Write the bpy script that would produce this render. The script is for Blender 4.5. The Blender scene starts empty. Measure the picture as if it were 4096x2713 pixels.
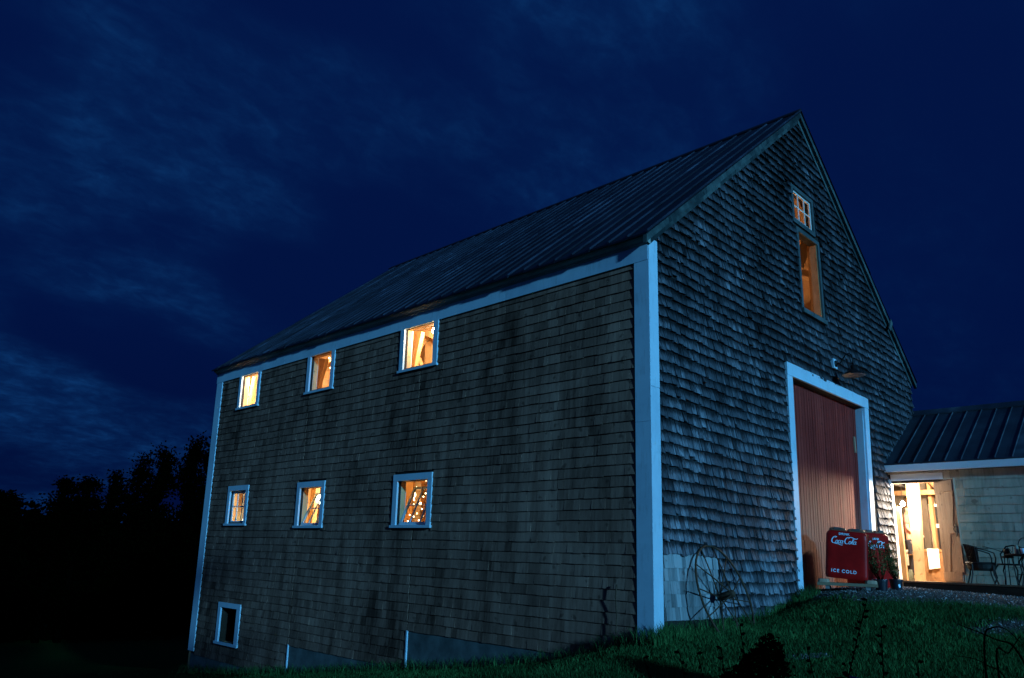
import bpy, bmesh, math, random
import numpy as np
from mathutils import Vector, Matrix
S = bpy.context.scene
COL = S.collection
rnd = random.Random(7)
nr = np.random.default_rng(11)

# ------------------------------------------------------------------ camera
cam = bpy.data.cameras.new('camera'); camo = bpy.data.objects.new('camera', cam); COL.objects.link(camo)
cam.sensor_width = 36; cam.sensor_fit = 'HORIZONTAL'; cam.lens = 3016.108/4096*36
cam.clip_start = .05; cam.clip_end = 2000
R = Vector((0.69688809, -0.71624287, 0.03664888)); U = Vector((-0.22560993, -0.17043311, 0.95919378)); F = Vector((0.68076952, 0.67671908, 0.28036431))
m = Matrix((( R.x, U.x, -F.x, -7.34497), (R.y, U.y, -F.y, -4.97632), (R.z, U.z, -F.z, 0.68968), (0, 0, 0, 1)))
camo.matrix_world = m
S.camera = camo
S.view_settings.view_transform = 'Standard'; S.view_settings.look = 'None'
S.view_settings.exposure = 0; S.view_settings.gamma = 1

# ------------------------------------------------------------------ world (dusk sky with thin cloud)
world = bpy.data.worlds.new("World"); S.world = world; world.use_nodes = True
nt = world.node_tree; nt.nodes.clear()
def N(t, typ, **kw):
    n = t.nodes.new(typ)
    for k, v in kw.items(): setattr(n, k, v)
    return n
def L(t, a, b): t.links.new(a, b)
def ramp(t, fac, stops, interp='LINEAR'):
    r = N(t, 'ShaderNodeValToRGB'); r.color_ramp.interpolation = interp
    e = r.color_ramp.elements
    while len(e) > 1: e.remove(e[-1])
    e[0].position = stops[0][0]; e[0].color = (*stops[0][1], 1)
    for p, c in stops[1:]:
        x = e.new(p); x.color = (*c, 1)
    L(t, fac, r.inputs[0]); return r.outputs[0]
def mth(t, op, a, b=None, clamp=False):
    n = N(t, 'ShaderNodeMath', operation=op); n.use_clamp = clamp
    for i, v in enumerate((a, b)):
        if v is None: continue
        if isinstance(v, (int, float)): n.inputs[i].default_value = v
        else: L(t, v, n.inputs[i])
    return n.outputs[0]
def mixc(t, fac, a, b, mode='MIX'):
    n = N(t, 'ShaderNodeMix', data_type='RGBA', blend_type=mode)
    for i, v in ((0, fac), (6, a), (7, b)):
        if isinstance(v, (int, float)): n.inputs[i].default_value = v
        elif isinstance(v, tuple): n.inputs[i].default_value = (*v, 1)
        else: L(t, v, n.inputs[i])
    return n.outputs[2]
tc = N(nt, 'ShaderNodeTexCoord')
sep = N(nt, 'ShaderNodeSeparateXYZ'); L(nt, tc.outputs['Generated'], sep.inputs[0])
zc = mth(nt, 'MAXIMUM', sep.outputs[2], .03)
zc2 = mth(nt, 'ADD', zc, .34)
px_ = mth(nt, 'DIVIDE', sep.outputs[0], zc2); py_ = mth(nt, 'DIVIDE', sep.outputs[1], zc2)
comb = N(nt, 'ShaderNodeCombineXYZ'); L(nt, px_, comb.inputs[0]); L(nt, py_, comb.inputs[1])
def noise(t, vec, scale, detail=6, rough=.55, dist=0., dim='3D'):
    n = N(t, 'ShaderNodeTexNoise'); n.inputs['Scale'].default_value = scale; n.inputs['Detail'].default_value = detail
    n.inputs['Roughness'].default_value = rough; n.inputs['Distortion'].default_value = dist
    if vec is not None: L(t, vec, n.inputs['Vector'])
    return n.outputs['Fac']
mp = N(nt, 'ShaderNodeMapping'); mp.inputs['Rotation'].default_value = (0, 0, .2); mp.inputs['Scale'].default_value = (1.0, 1.45, 1); mp.inputs['Location'].default_value = (8, 4.0, 0)
L(nt, comb.outputs[0], mp.inputs[0])
big = noise(nt, mp.outputs[0], 1.5, 2, .5)
fine = noise(nt, mp.outputs[0], 9., 8, .62, .3)
fine2 = noise(nt, mp.outputs[0], 26., 5, .55, .5)
bigm = ramp(nt, big, [(.40, (0, 0, 0)), (.62, (1, 1, 1))], 'EASE')
f1 = ramp(nt, fine, [(.38, (0, 0, 0)), (.68, (1, 1, 1))])
f2 = ramp(nt, fine2, [(.36, (.25, .25, .25)), (.68, (1, 1, 1))])
# thin cloud fades out towards the right side of the barn (direction +x)
side = N(nt, 'ShaderNodeMapRange'); L(nt, sep.outputs[0], side.inputs[0]); side.inputs[1].default_value = .55; side.inputs[2].default_value = .85; side.inputs[3].default_value = 1; side.inputs[4].default_value = .12
cl = mth(nt, 'MULTIPLY', mth(nt, 'MULTIPLY', bigm, f1), mth(nt, 'MULTIPLY', f2, side.outputs[0]))
haze = mth(nt, 'MULTIPLY', bigm, .22)
cl = mth(nt, 'ADD', cl, mth(nt, 'MULTIPLY', haze, side.outputs[0]), True)
elev = N(nt, 'ShaderNodeMapRange'); L(nt, sep.outputs[2], elev.inputs[0]); elev.inputs[1].default_value = 0; elev.inputs[2].default_value = .75
basec = ramp(nt, elev.outputs[0], [(0, (.0004, .0034, .032)), (.35, (.0005, .0062, .051)), (1, (.0008, .0078, .060))])
skyc = mixc(nt, cl, basec, (.003, .030, .125))
# afterglow on the horizon behind the camera
nrm = N(nt, 'ShaderNodeVectorMath', operation='DOT_PRODUCT'); L(nt, tc.outputs['Generated'], nrm.inputs[0]); nrm.inputs[1].default_value = Vector((-.78, -.6, .18)).normalized()
gl = N(nt, 'ShaderNodeMapRange', interpolation_type='SMOOTHSTEP'); L(nt, nrm.outputs['Value'], gl.inputs[0]); gl.inputs[1].default_value = .2; gl.inputs[2].default_value = 1.
glow = mixc(nt, gl.outputs[0], (0, 0, 0), (.011, .033, .10))
tot = mixc(nt, 1., skyc, glow, 'ADD')
bg = N(nt, 'ShaderNodeBackground'); L(nt, tot, bg.inputs[0]); bg.inputs[1].default_value = 1.
wo = N(nt, 'ShaderNodeOutputWorld'); L(nt, bg.outputs[0], wo.inputs[0])

# ------------------------------------------------------------------ sun (low, cold, from behind the camera)
sl = bpy.data.lights.new('sun', 'SUN'); sl.energy = 2.95; sl.color = (.15, .57, 1.0); sl.angle = math.radians(2.0)
so = bpy.data.objects.new('sun', sl); COL.objects.link(so)
d = Vector((.235, .95, -.20)).normalized()
so.rotation_euler = d.to_track_quat('-Z', 'Y').to_euler()

# ------------------------------------------------------------------ helpers
class MB:
    def __init__(s): s.v = []; s.f = []; s.t = []
    def add(s, vs, fs, tone=0.5):
        b = len(s.v); s.v += [tuple(x) for x in vs]; s.f += [tuple(b+i for i in f) for f in fs]; s.t += [tone]*len(fs)
    def box(s, x0, x1, y0, y1, z0, z1, tone=.5):
        s.add([(x0,y0,z0),(x1,y0,z0),(x1,y1,z0),(x0,y1,z0),(x0,y0,z1),(x1,y0,z1),(x1,y1,z1),(x0,y1,z1)],
              [(0,3,2,1),(4,5,6,7),(0,1,5,4),(1,2,6,5),(2,3,7,6),(3,0,4,7)], tone)
    def obox(s, c, ax, ay, az, tone=.5):
        c, ax, ay, az = map(Vector, (c, ax, ay, az))
        vs = [c+i*ax+j*ay+k*az for k in (-1,1) for i, j in ((-1,-1),(1,-1),(1,1),(-1,1))]
        s.add(vs, [(0,3,2,1),(4,5,6,7),(0,1,5,4),(1,2,6,5),(2,3,7,6),(3,0,4,7)], tone)
    def beam(s, a, b, w, h=None, up=(0,0,1), tone=.5):
        a, b = Vector(a), Vector(b); h = h or w; dd = (b-a); l = dd.length; dd.normalize()
        u = Vector(up); sd = dd.cross(u)
        if sd.length < 1e-3: sd = dd.cross(Vector((1,0,0)))
        sd.normalize(); u = sd.cross(dd)
        s.obox((a+b)/2, dd*l/2, sd*w/2, u*h/2, tone)
    def tube(s, pts, r, n=8, tone=.5, cap=True):
        pts = [Vector(p) for p in pts]; rs = r if isinstance(r, (list, tuple)) else [r]*len(pts)
        rings = []; prev = None
        for i, p in enumerate(pts):
            t = (pts[min(i+1, len(pts)-1)]-pts[max(i-1, 0)]).normalized()
            if prev is None:
                a = t.cross(Vector((0,0,1)))
                if a.length < .05: a = t.cross(Vector((1,0,0)))
            else: a = prev - t*prev.dot(t)
            a.normalize(); prev = a; b = t.cross(a)
            rings.append([p+(a*math.cos(k*2*math.pi/n)+b*math.sin(k*2*math.pi/n))*rs[i] for k in range(n)])
        vs = [v for r_ in rings for v in r_]; fs = []
        for i in range(len(pts)-1):
            for k in range(n):
                fs.append((i*n+k, i*n+(k+1)%n, (i+1)*n+(k+1)%n, (i+1)*n+k))
        if cap: fs += [tuple(range(n))[::-1], tuple((len(pts)-1)*n+k for k in range(n))]
        s.add(vs, fs, tone)
    def ring(s, c, ax, R_, r, n=40, m_=6, tone=.5):
        c, ax = Vector(c), Vector(ax).normalized(); a = ax.orthogonal().normalized(); b = ax.cross(a)
        vs = []; fs = []
        for i in range(n):
            t = 2*math.pi*i/n; rd = a*math.cos(t)+b*math.sin(t)
            for k in range(m_):
                q = 2*math.pi*k/m_; vs.append(c+rd*(R_+r*math.cos(q))+ax*r*math.sin(q))
        for i in range(n):
            for k in range(m_): fs.append((i*m_+k, ((i+1)%n)*m_+k, ((i+1)%n)*m_+(k+1)%m_, i*m_+(k+1)%m_))
        s.add(vs, fs, tone)
    def lathe(s, prof, c=(0,0,0), n=20, tone=.5):
        vs = []; fs = []
        for r_, z in prof:
            for k in range(n): vs.append((c[0]+r_*math.cos(2*math.pi*k/n), c[1]+r_*math.sin(2*math.pi*k/n), c[2]+z))
        for i in range(len(prof)-1):
            for k in range(n): fs.append((i*n+k, i*n+(k+1)%n, (i+1)*n+(k+1)%n, (i+1)*n+k))
        s.add(vs, fs, tone)
    def prism(s, poly, ax, a, b, tone=.5):
        # poly: 2-D outline; extruded along axis ax (0,1,2) from a to b
        def P(p, t):
            return {0: (t, p[0], p[1]), 1: (p[0], t, p[1]), 2: (p[0], p[1], t)}[ax]
        n = len(poly)
        s.add([P(p, a) for p in poly]+[P(p, b) for p in poly], [tuple(range(n))[::-1], tuple(range(n, 2*n))]+[(i, (i+1)%n, n+(i+1)%n, n+i) for i in range(n)], tone)
    def build(s, name, mat, parent=None, warp=None, smooth=False, loc=None, butt=False):
        me = bpy.data.meshes.new(name)
        vs = [warp(v) for v in s.v] if warp else s.v
        me.from_pydata(vs, [], s.f); me.update()
        at = me.attributes.new('tone', 'FLOAT', 'FACE'); at.data.foreach_set('value', np.array(s.t, dtype=np.float32))
        me.materials.append(mat)
        bm = bmesh.new(); bm.from_mesh(me); bmesh.ops.recalc_face_normals(bm, faces=bm.faces[:]) if len(s.f) < 60000 else None; bm.to_mesh(me); bm.free()
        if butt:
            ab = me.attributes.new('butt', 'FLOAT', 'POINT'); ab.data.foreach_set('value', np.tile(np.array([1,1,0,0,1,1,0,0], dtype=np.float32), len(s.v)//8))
        if smooth: me.polygons.foreach_set('use_smooth', np.ones(len(me.polygons), dtype=bool))
        o = bpy.data.objects.new(name, me); COL.objects.link(o)
        if parent: o.parent = parent
        if loc: o.location = loc
        return o
def tag(o, label=None, cat=None, group=None, kind=None):
    if label: o['label'] = label
    if cat: o['category'] = cat
    if group: o['group'] = group
    if kind: o['kind'] = kind
    return o
def thing(name, label, cat, loc=(0,0,0), rz=0, group=None):
    o = bpy.data.objects.new(name, None); COL.objects.link(o); o.location = loc; o.rotation_euler = (0,0,rz); o.empty_display_size = .2
    return tag(o, label, cat, group)

def mat(name, build):
    mt = bpy.data.materials.new(name); mt.use_nodes = True; t = mt.node_tree; p = t.nodes['Principled BSDF']
    build(t, p); return mt
def setc(t, p, c):
    if isinstance(c, tuple): p.inputs['Base Color'].default_value = (*c, 1)
    else: L(t, c, p.inputs['Base Color'])
def bump(t, p, h, s=.5, dist=.01):
    b = N(t, 'ShaderNodeBump'); b.inputs['Strength'].default_value = s; b.inputs['Distance'].default_value = dist
    L(t, h, b.inputs['Height']); L(t, b.outputs[0], p.inputs['Normal'])
def objv(t, scale=(1,1,1)):
    c = N(t, 'ShaderNodeTexCoord'); mpp = N(t, 'ShaderNodeMapping'); mpp.inputs['Scale'].default_value = scale
    L(t, c.outputs['Object'], mpp.inputs[0]); return mpp.outputs[0]
def tone(t):
    a = N(t, 'ShaderNodeAttribute'); a.attribute_name = 'tone'; return a.outputs['Fac']
def plain(name, c, rough=.6, metal=0., var=.25, scale=12., bs=.15, spec=.3):
    def b(t, p):
        n = noise(t, objv(t), scale, 5, .6)
        k = tuple(x*(1-var) for x in c); q = tuple(min(1, x*(1+var)) for x in c)
        setc(t, p, ramp(t, n, [(.3, k), (.7, q)])); p.inputs['Roughness'].default_value = rough; p.inputs['Metallic'].default_value = metal
        p.inputs['Specular IOR Level'].default_value = spec
        if bs: bump(t, p, n, bs, .01)
    return mat(name, b)
def woodish(name, dark, mid, light, stretch, bs=.5, rough=.85, knots=True, spec=.15, streak=0.):
    def b(t, p):
        v = objv(t, stretch)
        n = noise(t, v, 1., 6, .65, .3); n2 = noise(t, objv(t), 1.1, 3, .5)
        tn = tone(t)
        f = mth(t, 'ADD', mth(t, 'MULTIPLY', n, .6), mth(t, 'MULTIPLY', tn, .5))
        f = mth(t, 'ADD', f, mth(t, 'MULTIPLY', mth(t, 'SUBTRACT', n2, .5), .5))
        if streak:
            sn = noise(t, objv(t, (3.2,3.2,.22)), 1., 5, .6, .2)
            f = mth(t, 'ADD', f, mth(t, 'MULTIPLY', mth(t, 'SUBTRACT', sn, .5), streak))
        c = ramp(t, f, [(.25, dark), (.55, mid), (.9, light)])
        if knots:
            kn = noise(t, objv(t, (1,1,1)), 9., 2, .4)
            kr = ramp(t, kn, [(.66, (0,0,0)), (.74, (1,1,1))])
            c = mixc(t, mth(t, 'MULTIPLY', kr, .55), c, tuple(x*.35 for x in dark))
        if name == 'red_board':   # paler and browner towards the bottom of the door
            cz = N(t, 'ShaderNodeTexCoord'); sz = N(t, 'ShaderNodeSeparateXYZ'); L(t, cz.outputs['Object'], sz.inputs[0])
            wz = mth(t, 'ADD', mth(t, 'MULTIPLY', mth(t, 'SUBTRACT', 2.3, sz.outputs[2]), .8), mth(t, 'MULTIPLY', mth(t, 'SUBTRACT', noise(t, objv(t, (40,40,2)), 1., 5, .7), .5), 1.8))
            c = mixc(t, mth(t, 'MULTIPLY', ramp(t, wz, [(.2, (0,0,0)), (.9, (1,1,1))]), .42), c, (.34,.20,.13))
        if name == 'weathered_shingle':   # paler at the butts, darker higher up each shingle
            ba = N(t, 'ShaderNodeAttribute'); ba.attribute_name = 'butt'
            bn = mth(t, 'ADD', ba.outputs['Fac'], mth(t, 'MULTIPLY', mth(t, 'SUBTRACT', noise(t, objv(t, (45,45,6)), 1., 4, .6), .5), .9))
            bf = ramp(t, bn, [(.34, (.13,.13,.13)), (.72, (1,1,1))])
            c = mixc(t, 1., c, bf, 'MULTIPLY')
        if name == 'painted_trim':
            g1 = noise(t, objv(t, (2,2,2)), 2.2, 7, .7); g2 = noise(t, objv(t, (30,30,3)), 1., 4, .6)
            gm = ramp(t, mth(t, 'MULTIPLY', g1, g2), [(.27, (0,0,0)), (.42, (1,1,1))])
            c = mixc(t, mth(t, 'MULTIPLY', gm, .30), c, (.16,.20,.21))
        setc(t, p, c); p.inputs['Roughness'].default_value = rough; p.inputs['Specular IOR Level'].default_value = spec
        bump(t, p, n, bs, .008)
    return mat(name, b)
M = {}
M['shingle'] = woodish('cedar_shingle', (.055,.028,.019), (.215,.118,.084), (.40,.235,.170), (26,26,1.6), .4, streak=.8)
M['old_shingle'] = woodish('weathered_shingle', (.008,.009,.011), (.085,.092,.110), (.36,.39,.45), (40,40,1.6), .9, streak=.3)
M['greyplank'] = woodish('old_grey_plank', (.03,.024,.018), (.09,.07,.05), (.17,.14,.10), (3,14,2), .3)
M['patch_shingle'] = woodish('newer_shingle', (.04,.044,.045), (.155,.17,.18), (.34,.37,.39), (34,34,1.2), .5, streak=.9)
M['palewood'] = woodish('pale_board', (.13,.08,.04), (.28,.19,.11), (.45,.33,.20), (5,5,2), .15, .7)
M['lit_paint'] = woodish('lit_painted_trim', (.55,.66,.74), (.68,.78,.85), (.74,.83,.89), (3,3,3), .08, .55, False, .3)  # trim colour made paler to stand in for stronger light on the outbuilding
M['shop_shingle'] = woodish('pale_shingle', (.20,.18,.14), (.46,.42,.33), (.62,.58,.46), (18,18,3.0), .3, streak=.3)
M['backing'] = plain('dark_sheathing', (.02,.018,.016), .95)
M['trim'] = woodish('painted_trim', (.34,.50,.62), (.46,.66,.78), (.54,.74,.86), (3,3,3), .08, .55, False, .3)
M['old_trim'] = woodish('worn_trim', (.14,.17,.16), (.30,.36,.34), (.45,.52,.50), (3,3,3), .25, .7, False)
M['grey_trim'] = woodish('grey_weathered_trim', (.02,.03,.032), (.06,.085,.09), (.12,.16,.17), (6,6,6), .4)
M['rake'] = woodish('weathered_board', (.006,.010,.012), (.022,.036,.040), (.10,.15,.15), (6,6,6), .4)
M['red'] = woodish('red_board', (.09,.010,.009), (.22,.026,.020), (.36,.055,.042), (30,30,1.6), .5, .7, True)
M['inwood'] = woodish('new_pine', (.30,.17,.08), (.55,.36,.18), (.72,.50,.28), (5,5,2), .15, .7)
M['oldwood'] = woodish('old_timber', (.14,.075,.035), (.30,.17,.08), (.48,.30,.15), (4,9,4), .3, .85)
M['plank'] = woodish('plank', (.20,.13,.09), (.42,.29,.20), (.55,.40,.28), (28,28,1.5), .4)
M['deck'] = woodish('deck_board', (.10,.07,.045), (.20,.145,.09), (.28,.2,.13), (3,20,20), .4)
M['darkwood'] = woodish('dark_timber', (.010,.007,.005), (.030,.022,.015), (.07,.05,.035), (3,3,12), .3)
M['muntin'] = plain('white_muntin', (.75,.72,.68), .5, 0, .08)
M['dullwhite'] = plain('dull_white_enamel', (.20,.20,.19), .5, 0, .1)
M['stone'] = plain('concrete_base', (.095,.115,.115), .9, 0, .45, 3.)
M['black'] = plain('black_iron', (.012,.011,.011), .5, .3)
M['rust'] = plain('rusty_iron', (.075,.045,.028), .75, .4, .5, 20)
M['wicker'] = plain('dark_wicker', (.016,.014,.013), .6)
M['pot'] = plain('nursery_pot', (.012,.014,.022), .35, spec=.5)
M['white'] = plain('white_cloth', (.75,.70,.62), .8, 0, .06, 5)
M['letter'] = plain('white_lettering', (.62,.80,.92), .5, 0, .05)
M['enamel'] = plain('red_enamel', (.42,.006,.005), .38, 0, .30, 4, .02, .25)
M['lid'] = plain('cooler_lid', (.30,.12,.075), .4, .1, .3, 10)
M['chrome'] = plain('dull_chrome', (.25,.22,.2), .35, .8)
M['grey'] = plain('galvanised', (.35,.36,.35), .45, .6)
M['shirt'] = plain('pink_shirt', (.55,.22,.18), .9)
M['skin'] = plain('skin', (.62,.40,.28), .6)
M['denim'] = plain('dark_trousers', (.05,.05,.07), .9)
M['hair'] = plain('brown_hair', (.08,.045,.02), .8)
M['jarglass'] = plain('jar_glass', (.25,.30,.24), .15, spec=.6)
def emis(name, c, s):
    def b(t, p):
        p.inputs['Base Color'].default_value = (*c, 1); p.inputs['Emission Color'].default_value = (*c, 1); p.inputs['Emission Strength'].default_value = s
    return mat(name, b)
M['bulb'] = emis('warm_bulb', (1, .72, .38), 60)
M['bulbhot'] = emis('bright_bulb', (1, .80, .52), 160)
M['bulbsmall'] = emis('string_bulb', (1, .80, .45), 14)
M['coolbulb'] = emis('cool_bulb', (.80, 1, .88), 9)
def glassb(t, p):
    p.inputs['Base Color'].default_value = (1,1,1,1); p.inputs['Roughness'].default_value = .02
    p.inputs['Transmission Weight'].default_value = 1; p.inputs['IOR'].default_value = 1.02
M['glass'] = mat('window_glass', glassb)
def roofb(t, p):
    n = noise(t, objv(t, (1,1,1)), 1.6, 6, .6); n2 = noise(t, objv(t, (2,14,2)), 1., 4, .6)
    f = mth(t, 'ADD', mth(t, 'MULTIPLY', n, .6), mth(t, 'MULTIPLY', n2, .4))
    f = mth(t, 'ADD', f, mth(t, 'MULTIPLY', mth(t, 'SUBTRACT', tone(t), .5), .35))
    setc(t, p, ramp(t, f, [(.34, (.002,.003,.007)), (.58, (.007,.009,.018)), (.80, (.028,.036,.060)), (1., (.09,.12,.18))]))
    p.inputs['Roughness'].default_value = .55; p.inputs['Metallic'].default_value = .25
    bump(t, p, n, .3, .02)
M['roof'] = mat('metal_roof', roofb)
def roof2b(t, p):
    n = noise(t, objv(t, (1,1,1)), 1.4, 6, .6)
    f = mth(t, 'ADD', n, mth(t, 'MULTIPLY', mth(t, 'SUBTRACT', tone(t), .5), .5))
    setc(t, p, ramp(t, f, [(.3, (.018,.024,.035)), (.6, (.042,.055,.075)), (.9, (.14,.18,.22))]))
    p.inputs['Roughness'].default_value = .5; p.inputs['Metallic'].default_value = .25
    bump(t, p, n, .3, .02)
M['roof2'] = mat('standing_seam_roof', roof2b)

# ------------------------------------------------------------------ terrain
CP = [(0,0,-.06),(1.2,-.1,0.0),(2.3,-.1,.05),(3.2,0,.12),(3.6,0,.31),(4.2,0,.42),(5.5,0,.46),(7,0,.5),(6.9,-1,.46),(6.9,-2.1,.42),(4,-1,.44),(4.65,-1,.45),(3.4,-.8,.44),(2.9,-.9,.38),
(7,-4,.34),(5,-1.8,.39),(5,-3,.27),(3,-2,.17),(2,-1.2,.07),(1,-1.2,-.05),(0,-1.3,-.14),(0,-3,-.3),(3,-4,.05),(6,-7,.1),(0,-7,-.45),(-3,-3,-.58),(-5,-4,-.78),(-7.3,-5,-.92),(-8,-9,-1.),(-12,-4,-1.3),
(0,1.2,-.43),(0,3,-.73),(0,6.75,-1.24),(0,9,-1.5),(0,11.5,-1.75),(-3,0,-.55),(-3,4,-1.05),(-3,9,-1.65),(-7,2,-1.15),(-10,6,-1.7),(0,18,-2.6),(-8,18,-2.9),(9,18,-2.4),(14,6,-.6),(12,0,.4),(14,-6,.3),(0,40,-5.),(25,40,-5),(-25,30,-5),(-30,0,-2.5),(30,0,-.5),(0,-30,-1.),(30,-30,-.5),(-30,-30,-2),(10,60,-6),(-30,60,-6),(50,60,-6)]
_A = np.array(CP, float); _n = len(_A)
def _K(a, b): return np.hypot(a[:,None,0]-b[None,:,0], a[:,None,1]-b[None,:,1])
_M = np.zeros((_n+1, _n+1)); _M[:_n,:_n] = _K(_A, _A); _M[:_n,_n] = 1; _M[_n,:_n] = 1
_w = np.linalg.solve(_M, np.append(_A[:,2], 0))
def H(P):
    P = np.atleast_2d(np.asarray(P, float))[:, :2]; out = np.zeros(len(P))
    for i in range(0, len(P), 20000): out[i:i+20000] = _K(P[i:i+20000], _A)@_w[:_n]+_w[_n]
    return out
def h1(x, y):
    z = float(H([(x, y)])[0])
    rr = math.hypot(x, y)
    return z if rr < 60 else z*max(0, 1-(rr-60)/60)-6*min(1, (rr-60)/60)
GRAVEL = [[(3.75,.3),(3.0,-.6),(2.9,-1.13),(3.54,-1.5),(4.27,-1.87),(4.82,-2.5),(5.3,-3.2),(7.6,-4.4),(7.9,.3)],
          [(2.69,-2.26),(3.32,-2.42),(3.58,-2.5),(3.9,-2.75),(3.5,-3.0),(3,-2.84),(2.62,-2.51)],
          [(.25,-1.34),(.68,-1.56),(.6,-1.68),(.2,-1.5)]]
def dist_poly(P, poly):
    P = np.asarray(P, float); inside = np.zeros(len(P), bool); dm = np.full(len(P), 1e9); n = len(poly)
    for i in range(n):
        a = np.array(poly[i]); b = np.array(poly[(i+1)%n])
        c = (a[1] > P[:,1]) != (b[1] > P[:,1])
        with np.errstate(divide='ignore', invalid='ignore'):
            xi = (b[0]-a[0])*(P[:,1]-a[1])/(b[1]-a[1])+a[0]
        inside ^= c & (P[:,0] < xi)
        ab = b-a; t = np.clip(((P-a)@ab)/(ab@ab), 0, 1); q = a+t[:,None]*ab
        dm = np.minimum(dm, np.hypot(*(P-q).T))
    return np.where(inside, dm, -dm)
def gravelness(P):
    return np.max([dist_poly(P, g) for g in GRAVEL], axis=0)
def axis_pts(lo, a, b, hi, step, grow=1.16):
    pts = list(np.arange(a, b, step)); s = step; x = a
    left = []
    while x > lo: s *= grow; x -= s; left.append(x)
    s = step; x = pts[-1]; right = []
    while x < hi: s *= grow; x += s; right.append(x)
    return np.array(left[::-1]+pts+right)
xs = axis_pts(-700, -8, 8.2, 700, .11); ys = axis_pts(-700, -7.5, 4, 700, .11)
X, Y = np.meshgrid(xs, ys); P2 = np.column_stack([X.ravel(), Y.ravel()])
Z = H(P2); rr = np.hypot(P2[:,0], P2[:,1]); k = np.clip((rr-60)/60, 0, 1); Z = Z*(1-k)-6*k
Z += (nr.random(len(Z))-.5)*.012*(rr < 15)
nx, ny = len(xs), len(ys)
idx = np.arange(nx*ny).reshape(ny, nx)
quads = np.column_stack([idx[:-1,:-1].ravel(), idx[:-1,1:].ravel(), idx[1:,1:].ravel(), idx[1:,:-1].ravel()])
me = bpy.data.meshes.new('ground'); me.from_pydata(np.column_stack([P2, Z]).tolist(), [], quads.tolist())
ga = me.attributes.new('gravel', 'FLOAT', 'POINT'); ga.data.foreach_set('value', np.clip(gravelness(P2)/.25+.5, 0, 1).astype(np.float32))
me.polygons.foreach_set('use_smooth', np.ones(len(me.polygons), dtype=bool))
def groundb(t, p):
    a = N(t, 'ShaderNodeAttribute'); a.attribute_name = 'gravel'
    n = noise(t, objv(t), 6., 8, .7); n2 = noise(t, objv(t), 45., 3, .6)
    g = ramp(t, n, [(.3, (.008,.025,.006)), (.7, (.022,.07,.018))])
    s = ramp(t, n2, [(.3, (.03,.028,.026)), (.62, (.10,.095,.085)), (.75, (.26,.25,.23))])
    msk = mth(t, 'ADD', a.outputs['Fac'], mth(t, 'MULTIPLY', mth(t, 'SUBTRACT', n, .5), 1.1))
    msk = ramp(t, msk, [(.42, (0,0,0)), (.6, (1,1,1))])
    setc(t, p, mixc(t, msk, g, s)); p.inputs['Roughness'].default_value = .95; p.inputs['Specular IOR Level'].default_value = 0
    bump(t, p, n2, .8, .02)
me.materials.append(mat('ground_soil_gravel', groundb))
go = bpy.data.objects.new('ground', me); COL.objects.link(go); go['kind'] = 'structure'

# grass blades (one object, nobody could count it)
def blades(P, hgt, w, name, seed, mt, label, cat):
    r_ = np.random.default_rng(seed); n = len(P)
    z = H(P)-.01; a = r_.random(n)*2*np.pi; hh = hgt*(.55+.8*r_.random(n)); ww = w*(.6+.8*r_.random(n))
    la = r_.random(n)*2*np.pi; lean = hh*(.15+.6*r_.random(n))
    dx, dy = np.cos(a)*ww/2, np.sin(a)*ww/2; lx, ly = np.cos(la)*lean, np.sin(la)*lean
    b0 = np.column_stack([P[:,0]-dx, P[:,1]-dy, z]); b1 = np.column_stack([P[:,0]+dx, P[:,1]+dy, z])
    m0 = np.column_stack([P[:,0]-dx*.8+lx*.3, P[:,1]-dy*.8+ly*.3, z+hh*.55]); m1 = np.column_stack([P[:,0]+dx*.8+lx*.3, P[:,1]+dy*.8+ly*.3, z+hh*.55])
    tp = np.column_stack([P[:,0]+lx, P[:,1]+ly, z+hh*.95])
    V = np.stack([b0,b1,m0,m1,tp], 1).reshape(-1,3); i = np.arange(n)*5
    me = bpy.data.meshes.new(name)
    me.vertices.add(n*5); me.vertices.foreach_set('co', V.ravel())
    loops = np.stack([i,i+1,i+3,i+2,i+2,i+3,i+4], 1).ravel()
    me.loops.add(len(loops)); me.loops.foreach_set('vertex_index', loops)
    st = np.stack([np.arange(n)*7, np.arange(n)*7+4], 1).ravel(); tt = np.tile([4,3], n)
    me.polygons.add(2*n); me.polygons.foreach_set('loop_start', st); me.polygons.foreach_set('loop_total', tt)
    me.update(calc_edges=True); me.validate()
    at = me.attributes.new('tone', 'FLOAT', 'FACE'); at.data.foreach_set('value', np.repeat(r_.random(n), 2).astype(np.float32))
    me.materials.append(mt); o = bpy.data.objects.new(name, me); COL.objects.link(o); tag(o, label, cat, kind='stuff'); return o
def grassb(t, p):
    n = noise(t, objv(t), 1.1, 5, .65)
    f = mth(t, 'ADD', mth(t, 'MULTIPLY', tone(t), .42), mth(t, 'MULTIPLY', mth(t, 'SUBTRACT', n, .2), .95))
    setc(t, p, ramp(t, f, [(.2, (.006,.026,.008)), (.5, (.020,.090,.024)), (.85, (.08,.21,.06))])); p.inputs['Roughness'].default_value = .7; p.inputs['Specular IOR Level'].default_value = .1
M['grass'] = mat('grass_blade', grassb)
def rand_pts(n, x0, x1, y0, y1, seed):
    r_ = np.random.default_rng(seed); return np.column_stack([x0+(x1-x0)*r_.random(n), y0+(y1-y0)*r_.random(n)])
Pg = np.vstack([rand_pts(230000, -5, 6, -6, .1, 1), rand_pts(60000, -5, 0, .1, 8, 2), rand_pts(30000, -6, -1, -5, 1, 3), rand_pts(12000,-10,0,3,20,4)])
gv = gravelness(Pg); keep = (gv+(nr.random(len(Pg))-.6)*.35 < 0) & ~((Pg[:,0] > -.02) & (Pg[:,1] > -.02))
Pg = Pg[keep]
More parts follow.
